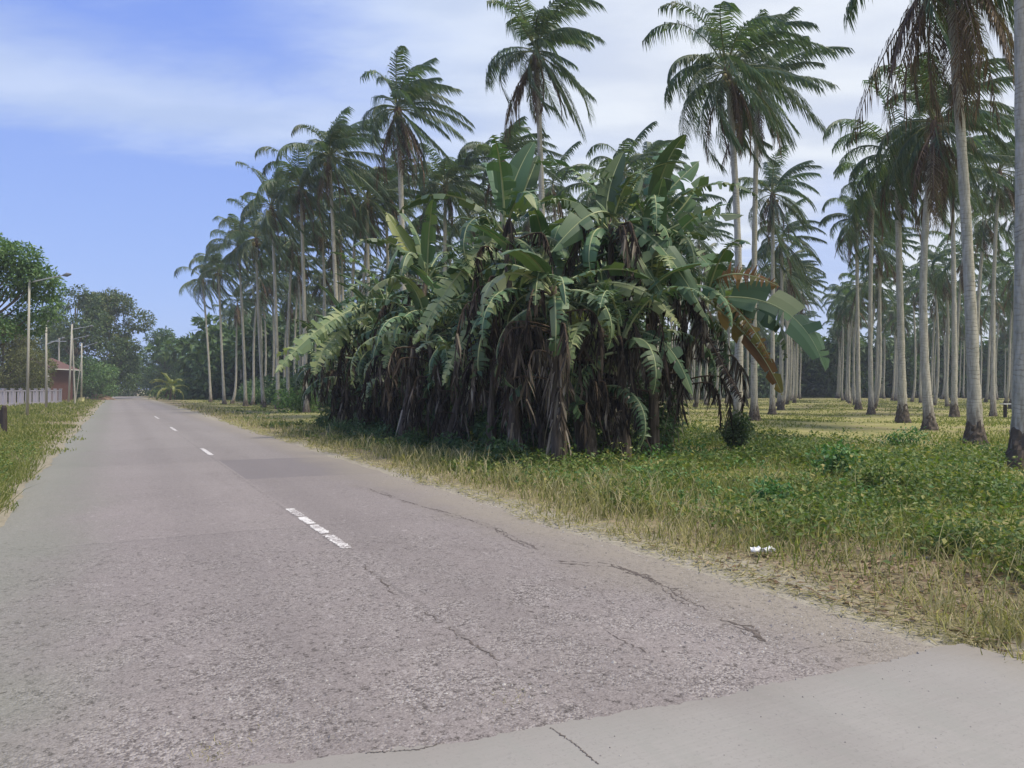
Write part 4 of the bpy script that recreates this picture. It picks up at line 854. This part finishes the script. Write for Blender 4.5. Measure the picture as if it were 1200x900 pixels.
# dry grass along the road's right edge
x, y, u, v = scatter(150000, 4.3, 75, 190, 1300, r)
d = v - VR + .25 * fbm(u, v, 1.3, 1)
dens = np.clip((d - .05) / .7, 0, 1) * np.clip((3.0 - d) / 1.6, .0, 1) * (.30 + .7 * (fbm(u, v, 1.0, 2) > -.1)) * (1 - .85 * bare(u, v))
k = r.random(len(x)) < dens * .8; x, y, u, v, d = x[k], y[k], u[k], v[k], d[k]; n = len(x)
hgt = np.clip(.05 + .32 * np.clip(d / 1.3, 0, 1), .05, .5) * r.uniform(.5, 1.35, n) * np.clip(1 + .25 * fbm(u, v, .8, 3), .5, 1.5)
mb = MB(); dirs = np.c_[r.normal(0, .35, n), r.normal(0, .35, n), np.ones(n)]; mb.blades(np.c_[x, y, ground_z(u, v)], dirs, hgt, .004 + .0009 * y, np.c_[r.normal(.15, .6, n), r.normal(0, .6, n), np.full(n, -.25)])
tag(mb.obj('dry_grass', M['straw']), 'dry straw coloured grass along the right road edge', 'grass', kind='stuff')
# green grass under / between the weeds and across the grove
x, y, u, v = scatter(230000, 5.0, 120, 190, 1320, r, .85)
d = v - VR; k = (d > .6) & (r.random(len(x)) < np.clip((d - .5) / 1.6, 0, 1) * np.clip(.6 + .75 * fbm(u, v, .5, 5), .06, 1) * (1 - .9 * bare(u, v)))
x, y, u, v, d = x[k], y[k], u[k], v[k], d[k]; n = len(x)
hgt = np.where((u > 12.5) & (v < 9.5), .65, 1.0) * r.uniform(.08, .28, n) * np.clip(1 + .35 * fbm(u, v, .6, 6), .45, 1.6) * np.where(y > 24, .42, 1)
mb = MB(); mb.blades(np.c_[x, y, ground_z(u, v)], np.c_[r.normal(0, .45, n), r.normal(0, .45, n), np.ones(n)], hgt, .005 + .0012 * y, np.c_[r.normal(.1, .6, n), r.normal(0, .6, n), np.full(n, -.35)])
tag(mb.obj('field_grass', M['grass']), 'yellow green grass spreading under the coconut palms', 'grass', kind='stuff')
# broad leaved weeds
def weeds(nc, ymin, ymax, pxa, pxb, dmin, dmax, mat, name, label, seed, size=.05, hmax=.5, thr=-.1):
    r = np.random.default_rng(seed); x, y, u, v = scatter(nc, ymin, ymax, pxa, pxb, r, .9); d = v - VR
    k = (d > dmin) & (d < dmax) & (fbm(u, v, .8, seed) + r.normal(0, .45, nc) > thr) & (r.random(nc) > 1.1 * bare(u, v)); x, y, u, v = x[k], y[k], u[k], v[k]; n = len(x)
    hh = np.where((u > 12.5) & (v < 9.5), .5, 1.0) * hmax * r.uniform(.35, 1.0, n) * np.clip(.75 + .35 * fbm(u, v, .7, seed + 1), .35, 1.3); per = 22
    ci = np.repeat(np.arange(n), per); f = r.uniform(.15, 1, n * per); a = r.uniform(0, 6.28, n * per); rad = .17 * r.uniform(.2, 1, n * per) * (.5 + y[ci] / 30)
    p = np.c_[x[ci] + np.cos(a) * rad, y[ci] + np.sin(a) * rad, ground_z(u[ci], v[ci]) + hh[ci] * f]
    dl = np.c_[np.cos(a), np.sin(a), r.normal(.15, .5, n * per)] + r.normal(0, .35, (n * per, 3)); sz = size * r.uniform(.55, 1.5, n * per) * (.75 + y[ci] / 32)
    mb = MB(); mb.leaves(p, dl, sz, sz * .55, r.normal(0, .4, (n * per, 3)) + [0, 0, 1], 0, .1)
    mb.blades(np.c_[x, y, ground_z(u, v)], np.c_[r.normal(0, .2, n), r.normal(0, .2, n), np.ones(n)], hh, .008, np.zeros((n, 3)))
    tag(mb.obj(name, M[mat]), label, 'weeds', kind='stuff')
weeds(13000, 5.5, 36, 180, 1310, 1.3, 15, 'weed', 'weeds', 'green leafy weeds covering the verge right of the road', 41, .062, .60, -.05)
weeds(3200, 5.5, 30, 560, 1300, 1.9, 12, 'weed_emerald', 'creeper_weeds', 'scattered darker creeper leaves among the verge weeds', 47, .055, .36, .25)
weeds(1500, 10, 60, 200, 800, 1.2, 5.5, 'weed', 'roadside_weeds', 'mixed weeds at the foot of the banana clump and palms', 51, .07, .26, .1)
n = 260; px = r.uniform(-60, 44, n); py = r.uniform(530, 600, n); yd = FPX * H / (py - HOR); x = (px - 600) / FPX * yd; ci = np.repeat(np.arange(n), 14); a = r.uniform(0, 6.28, n * 14); uu_ = x * D[0] + yd * D[1]; vv_ = x * NN[0] + yd * NN[1]; kk = (vv_ < VL - .3)[ci]
p = np.c_[x[ci] + np.cos(a) * .12, yd[ci] + np.sin(a) * .12, ground_z(uu_, vv_)[ci] + r.uniform(.05, .45, n * 14)][kk]; mb = MB(); m_ = len(p); a = a[kk]
mb.leaves(p, np.c_[np.cos(a), np.sin(a), r.normal(.1, .5, m_)], r.uniform(.04, .10, m_), r.uniform(.02, .04, m_), r.normal(0, .4, (m_, 3)) + [0, 0, 1], 0, .1)
tag(mb.obj('verge_weeds', M['weed']), 'leafy weeds mixed into the tall grass at the left front', 'weeds', kind='stuff')
# left verge
x, y, u, v = scatter(60000, 8.5, 130, -120, 150, r)
d = VL - v + .3 * fbm(u, v, 1.0, 8); k = (d > .02) & (d < 12) & (r.random(len(x)) < np.clip((d + .15) / 1.0, 0, 1) * np.clip(.8 + .5 * fbm(u, v, .6, 9), .1, 1))
x, y, u, v, d = x[k], y[k], u[k], v[k], d[k]; n = len(x); hgt = r.uniform(.10, .32, n) * np.clip(.4 + d / 4, .3, 1.2) * np.clip(1 + .35 * fbm(u, v, .7, 10), .4, 1.6)
mb = MB(); mb.blades(np.c_[x, y, ground_z(u, v)], np.c_[r.normal(0, .35, n), r.normal(0, .35, n), np.ones(n)], hgt, .005 + .0011 * y, np.c_[r.normal(.1, .6, n), r.normal(0, .6, n), np.full(n, -.3)])
n = 3400; px = r.uniform(-60, 52, n); py = r.uniform(520, 622, n); yd = FPX * H / (py - HOR); x = (px - 600) / FPX * yd; u = x * D[0] + yd * D[1]; v = x * NN[0] + yd * NN[1]; k = (v < VL - .08) & (fbm(u, v, 1.1, 31) > -.3); x, yd, u, v = x[k], yd[k], u[k], v[k]; n = len(x)
mb.blades(np.c_[x, yd, ground_z(u, v)], np.c_[r.normal(.1, .4, n), r.normal(0, .4, n), np.ones(n)], r.uniform(.25, .62, n), .012, np.c_[r.normal(.2, .6, n), r.normal(0, .6, n), np.full(n, -.4)])
tag(mb.obj('verge_grass', [M['grass']]), 'light green grass on the left verge below the lamp posts', 'grass', kind='stuff')
x, y, u, v = scatter(6000, 5.0, 40, 400, 1310, r, .9); d = v - VR; k = (d > 1.0) & (d < 9) & (fbm(u, v, 1.2, 71) > .25); x, y, u, v = x[k], y[k], u[k], v[k]; n = len(x); mb = MB()
mb.blades(np.c_[x, y, ground_z(u, v)], np.c_[r.normal(0, .4, n), r.normal(0, .4, n), np.ones(n)], r.uniform(.25, .62, n) * np.where((u > 12.5) & (v < 9.5), .5, 1), .004 + .0007 * y, np.c_[r.normal(.2, .6, n), r.normal(0, .6, n), np.full(n, -.3)])
tag(mb.obj('dry_stalks', M['straw']), 'pale dry stalks standing up among the verge weeds', 'grass', kind='stuff')
# flattened straw and stalks strewn over the ragged road edge
n = 9000; u = 3.0 + 40 * r.random(n) ** 1.8; v = VR + .15 + np.abs(r.normal(0, .42, n)) - .12 * r.random(n) + .15 * fbm(u, np.zeros(n), 1.3, 14); q = u[:, None] * D + v[:, None] * NN
mb = MB(); a = r.uniform(0, 6.28, n); mb.leaves(np.c_[q, ground_z(u, v) + r.uniform(.02, .05, n)], np.c_[np.cos(a), np.sin(a), r.normal(0, .18, n)], r.uniform(.03, .16, n), r.uniform(.004, .010, n) * (1 + u / 12), r.normal(0, .3, (n, 3)) + [0, 0, 1])
tag(mb.obj('straw_litter', M['straw']), 'flattened dry straw strewn along the ragged right road edge', 'straw', kind='stuff')
# fallen leaf litter at the right front
n = 2600; bu, bv = uv_of(GP(1120, 690)); u = bu + r.normal(0, 1.3, n); v = np.maximum(VR + .25, bv + r.normal(.1, .9, n)); q = u[:, None] * D + v[:, None] * NN
mb = MB(); a = r.uniform(0, 6.28, n); mb.leaves(np.c_[q, ground_z(u, v) + r.uniform(.005, .05, n)], np.c_[np.cos(a), np.sin(a), r.normal(0, .2, n)], r.uniform(.03, .14, n), r.uniform(.012, .035, n), r.normal(0, .4, (n, 3)) + [0, 0, 1], 0, .15)
tag(mb.obj('leaf_litter', M['litter_leaf']), 'brown fallen leaves and stalks on bare earth at the right front', 'leaf litter', kind='stuff')
# loose gravel at the joint and along the broken right edge
n = 2600; sel = r.random(n) < .45
u = np.where(sel, 3.45 + np.abs(r.normal(0, .55, n)), r.uniform(3, 14, n)); v = np.where(sel, r.uniform(.2, 4.9, n), VR + r.normal(.15, .22, n)); s_ = r.uniform(.003, .011, n) * np.where(r.random(n) < .06, 2.0, 1)
q = u[:, None] * D + v[:, None] * NN; tt = np.clip((v - VL) / (VR - VL), 0, 1); zz_ = np.where(v < VR, .012 + .02 * (1 - (2 * tt - 1) ** 2), .012)
octa = np.array([[1, 0, 0], [0, 1, 0], [-1, 0, 0], [0, -1, 0], [0, 0, .7], [0, 0, -.5]]); ff = np.array([[0, 1, 4], [1, 2, 4], [2, 3, 4], [3, 0, 4], [1, 0, 5], [2, 1, 5], [3, 2, 5], [0, 3, 5]])
V = np.c_[q, zz_][:, None] + octa[None] * s_[:, None, None] * r.uniform(.6, 1.3, (n, 6, 1))
mb = MB(); mb.add(V.reshape(-1, 3), None, (np.arange(n)[:, None, None] * 6 + ff[None]).reshape(-1, 3))
n = 170; u = 3.0 - np.abs(r.normal(0, .7, n)); v = r.uniform(.3, 4.7, n); q = u[:, None] * D + v[:, None] * NN; s_ = r.uniform(.0015, .006, n)
V = np.c_[q, np.full(n, zt + .001)][:, None] + octa[None] * s_[:, None, None] * r.uniform(.6, 1.3, (n, 6, 1)); mb.add(V.reshape(-1, 3), None, (np.arange(n)[:, None, None] * 6 + ff[None]).reshape(-1, 3))
M['gravel'] = leaf_mat('gravel_stone', [(0, (.12, .11, .105)), (.6, (.26, .24, .23)), (1, (.42, .40, .37))], 0, .9, .2, 0)
tag(mb.obj('gravel', M['gravel']), 'loose gravel along the slab joint and broken road edge', 'gravel', kind='stuff')
# grass tufts in the joint
for (px, py, lab) in ((598, 822, 'yellowish grass tuft growing in the slab joint at the middle front'), (262, 884, 'small dry weed tuft growing in the old road at the lower left')):
    q = GP(px, py); t = empty('grass_tuft', (q[0], q[1], .015), lab, 'grass tuft'); n = 170; mb = MB()
    pp = np.c_[r.normal(0, .07, n), r.normal(0, .09, n), np.full(n, .0)]
    mb.blades(pp, np.c_[r.normal(0, .9, n), r.normal(0, .9, n), np.ones(n) * .6], r.uniform(.02, .06, n), .005, np.c_[r.normal(0, .5, n), r.normal(0, .5, n), np.full(n, -.3)]); mb.obj('foliage', M['straw'], t)

# ------------------------------------------------------------------ left side: fence, poles, house
FA, FB = np.array([-42.0, 58.5]), np.array([-51.6, 88.0]); FE = 1.55; FD = (FB - FA) / np.linalg.norm(FB - FA); ang = math.atan2(FD[1], FD[0]); bay = 2.55; nb_ = int(np.linalg.norm(FB - FA) / bay)
t = empty('fence', (*FA, 0), 'lilac white concrete baluster fence behind the left verge', 'fence')
for i in range(nb_ + 1):
    q = FD * i * bay; mb = MB(); mb.box((*q, FE / 2 + .04), (.26, .2, FE + .08), ang); mb.box((*q, FE + .11), (.34, .28, .08), ang); mb.obj('post', M['fence'], t)
for i in range(nb_):
    mb = MB(); c = FD * (i + .5) * bay; mb.box((*c, FE - .06), (bay - .27, .1, .12), ang); mb.box((*c, .16), (bay - .27, .12, .32), ang)
    for f in (.3, .7): mb.box((*(FD * (i + f) * bay), .88), (.42, .05, 1.12), ang)
    mb.obj('baluster_panel', M['fence'], t)
# dark old post at the left edge
q = gb(5, 511); t = empty('wooden_post', q, 'dark weathered wooden post with a board at the left picture edge', 'post')
mb = MB(); mb.tube([[0, 0, 0], [.005, 0, .5], [0, 0, .98], [0, 0, 1.06]], [.10, .095, .09, .06], 9); mb.obj('post', M['wood_dark'], t)
mb = MB(); mb.box((-.62, -.02, .66), (1.1, .05, .5), -.05); mb.obj('board', M['wood_dark'], t)
PGp = 'concrete street lamp posts on the left verge'
def lamp_post(px, Yd, top_py, arms, label, lean=0, rad=.10):
    x, y = at_px(px, Yd); t = empty('street_lamp', (x, y, 0), label, 'street lamp', PGp); hh = H + (HOR - top_py) / FPX * Yd
    mb = MB(); mb.tube([[0, 0, 0], [lean * .5, 0, hh * .5], [lean, 0, hh]], [rad, rad * .85, rad * .7], 10); mb.obj('pole', M['pole'], t, True)
    for (z0py, dx, rise) in arms:
        z0 = H + (HOR - z0py) / FPX * Yd; lx = lean * z0 / hh; mb = MB()
        mb.tube([[lx, 0, z0], [lx + dx * .4, 0, z0 + rise * .5], [lx + dx * .85, 0, z0 + rise]], [.04, .035, .03], 6); a = mb.obj('lamp_arm', M['metal'], t)
        mb = MB(); mb.tube([[lx + dx * .8, 0, z0 + rise * .96], [lx + dx * .9, 0, z0 + rise * 1.04], [lx + dx, 0, z0 + rise * 1.1]], [.05, .13, .05], 8); mb.obj('lamp_head', M['lamp'], a)
    return t
lamp_post(32, 46, 328, [(331, 2.5, .45)], 'nearest lamp post with long arm, left of the fence end', .1, .085)
lamp_post(54.5, 62, 374, [(377, .9, .2), (404, 1.5, .5)], 'second lamp post along the road, standing at the lilac fence', -.05)
lamp_post(80.5, 86, 380, [(386, 2.4, .35), (398, 2.0, .4)], 'leaning lamp post with two arms beyond the fence end', .35, .12)
lamp_post(95.5, 100, 402, [(407, 2.1, .55)], 'slim lamp post with yellow painted foot nearest the road end', 0, .12)
for (pa, pb, yd, lab) in (((88, 467), (84.5, 392), 87, 'pale brace pole leaning against the two armed lamp post'), ((88.5, 466), (94.5, 424), 101, 'thin stay pole leaning to the slim lamp post')):
    A = P(*pa, yd); A[2] = 0; B = P(*pb, yd); t = empty('stay_pole', A, lab, 'pole'); mb = MB(); mb.tube([[0, 0, 0], (B - A) / 2, B - A], [.10, .09, .07] if yd < 90 else [.06] * 3, 8); mb.obj('pole', M['pole'], t)
x, y = at_px(69, 110); t = empty('utility_pole', (x, y, 0), 'far utility pole with cross arm above the red roof', 'utility pole'); hh = H + (HOR - 396) / FPX * 110
mb = MB(); mb.tube([[0, 0, 0], [0, 0, hh]], [.15, .11], 8); mb.obj('pole', M['pole'], t); mb = MB(); mb.box((0, -.16, hh - .5), (2.2, .1, .12)); mb.obj('cross_arm', M['metal'], t)
x, y = at_px(95.5, 99.6); mb = MB(); mb.box((0, 0, .25), (.5, .5, .5)); mb.box((0, 0, .52), (.54, .54, .05)); o = mb.obj('marker_block', M['yellow_paint']); o.location = (x, y, 0); tag(o, 'small pale yellow block at the foot of the slim lamp post', 'block')
# house
x, y = at_px(49, 107); t = empty('house', (x, y, 0), 'brown walled house with red roof behind the lamp posts', 'house')
wq = 5.2; dq = 6; hq = 4.5
mb = MB(); mb.box((0, 0, hq / 2), (wq, dq, hq)); mb.obj('wall', M['wall_brown'], t)
mb = MB(); e = .7
V = [[-wq / 2 - e, -dq / 2 - e, hq - .1], [wq / 2 + e, -dq / 2 - e, hq - .1], [wq / 2 + e, dq / 2 + e, hq - .1], [-wq / 2 - e, dq / 2 + e, hq - .1], [-wq / 2 + 1.2, 0, hq + 1.5], [wq / 2 - 1.2, 0, hq + 1.5]]
mb.add(V, [[0, 1, 5, 4], [2, 3, 4, 5]], [[1, 2, 5], [3, 0, 4]]); mb.add(V[:4], [[3, 2, 1, 0]]); rf = mb.obj('roof', M['roof'], t)
mb = MB(); mb.box((0, -dq / 2 - e - .03, hq - .12), (wq + 2 * e, .05, .14)); mb.box((wq / 2 + e + .03, 0, hq - .12), (.05, dq + 2 * e, .14)); mb.obj('fascia', M['wall_white'], rf)
for dx in (-1.5, 1.5):
    mb = MB(); mb.box((dx, -dq / 2 - .02, 2.3), (1.1, .08, 1.3)); wn_ = mb.obj('window', M['wall_white'], t); mb = MB(); mb.box((dx, -dq / 2 - .07, 2.3), (.9, .03, 1.1)); mb.obj('pane', M['glass'], wn_)
mb = MB(); mb.box((0, -dq / 2 - .02, 1.05), (.95, .06, 2.1)); mb.obj('door', M['wall_white'], t)
for dx in (wq / 2 + .35, wq / 2 - 1.2): mb = MB(); mb.box((dx, -dq / 2 - .4, hq / 2 - .1), (.18, .18, hq - .2)); mb.obj('porch_post', M['wall_white'], t)
# earth heap at the verge far down the road
x, y = at_px(117, 118); mb = MB(); k = 14; V = [[0, 0, .95]]
rr2 = np.random.default_rng(4)
for ring, (rd, zh) in enumerate(((.8, .75), (1.5, .4), (2.1, -.05))):
    for j in range(k): a = 2 * pi * j / k; f = rr2.uniform(.85, 1.15); V.append([cos(a) * rd * f, sin(a) * rd * f, zh * rr2.uniform(.85, 1.15)])
mb.add(V, [[1 + rg_ * k + j, 1 + (rg_ + 1) * k + j, 1 + (rg_ + 1) * k + (j + 1) % k, 1 + rg_ * k + (j + 1) % k] for rg_ in range(2) for j in range(k)], [[0, 1 + j, 1 + (j + 1) % k] for j in range(k)])
o = mb.obj('earth_heap', M['earth'], smooth=True); o.location = (x, y, 0); tag(o, 'heap of reddish earth on the left verge near the road end', 'earth heap')
# white litter scrap, pale board by the right palm
q = GP(893, 655); mb = MB(); n1 = 9; gx, gy = np.meshgrid(np.linspace(-.11, .11, n1), np.linspace(-.05, .05, n1), indexing='ij')
rr2 = np.random.default_rng(8); zz_ = .05 + .02 * np.sin(gx * 60) * np.cos(gy * 70 + 1) + rr2.normal(0, .006, gx.shape)
V = np.c_[gx.ravel(), gy.ravel(), zz_.ravel()]; i0 = (np.arange(n1 - 1)[:, None] * n1 + np.arange(n1 - 1)).ravel(); f = np.stack([i0, i0 + 1, i0 + n1 + 1, i0 + n1], 1)
mb.add(V, f[:, ::-1]); mb.add(V - [0, 0, .012], f); o = mb.obj('litter_scrap', M['white_plastic']); o.location = (q[0], q[1], .05); tag(o, 'crumpled white scrap of litter lying in the dry grass by the road', 'litter')
x, y = at_px(1187, 44); t = empty('bench', (x, y, 0), 'pale plank bench beside the nearest palm trunk at the right edge', 'bench')
mb = MB(); mb.box((0, 0, .80), (1.3, .4, .06)); mb.obj('plank', M['pale_board'], t)
for dx in (-.45, .45): mb = MB(); mb.box((dx, 0, .383), (.07, .25, .766)); mb.obj('leg', M['wood_dark'], t)
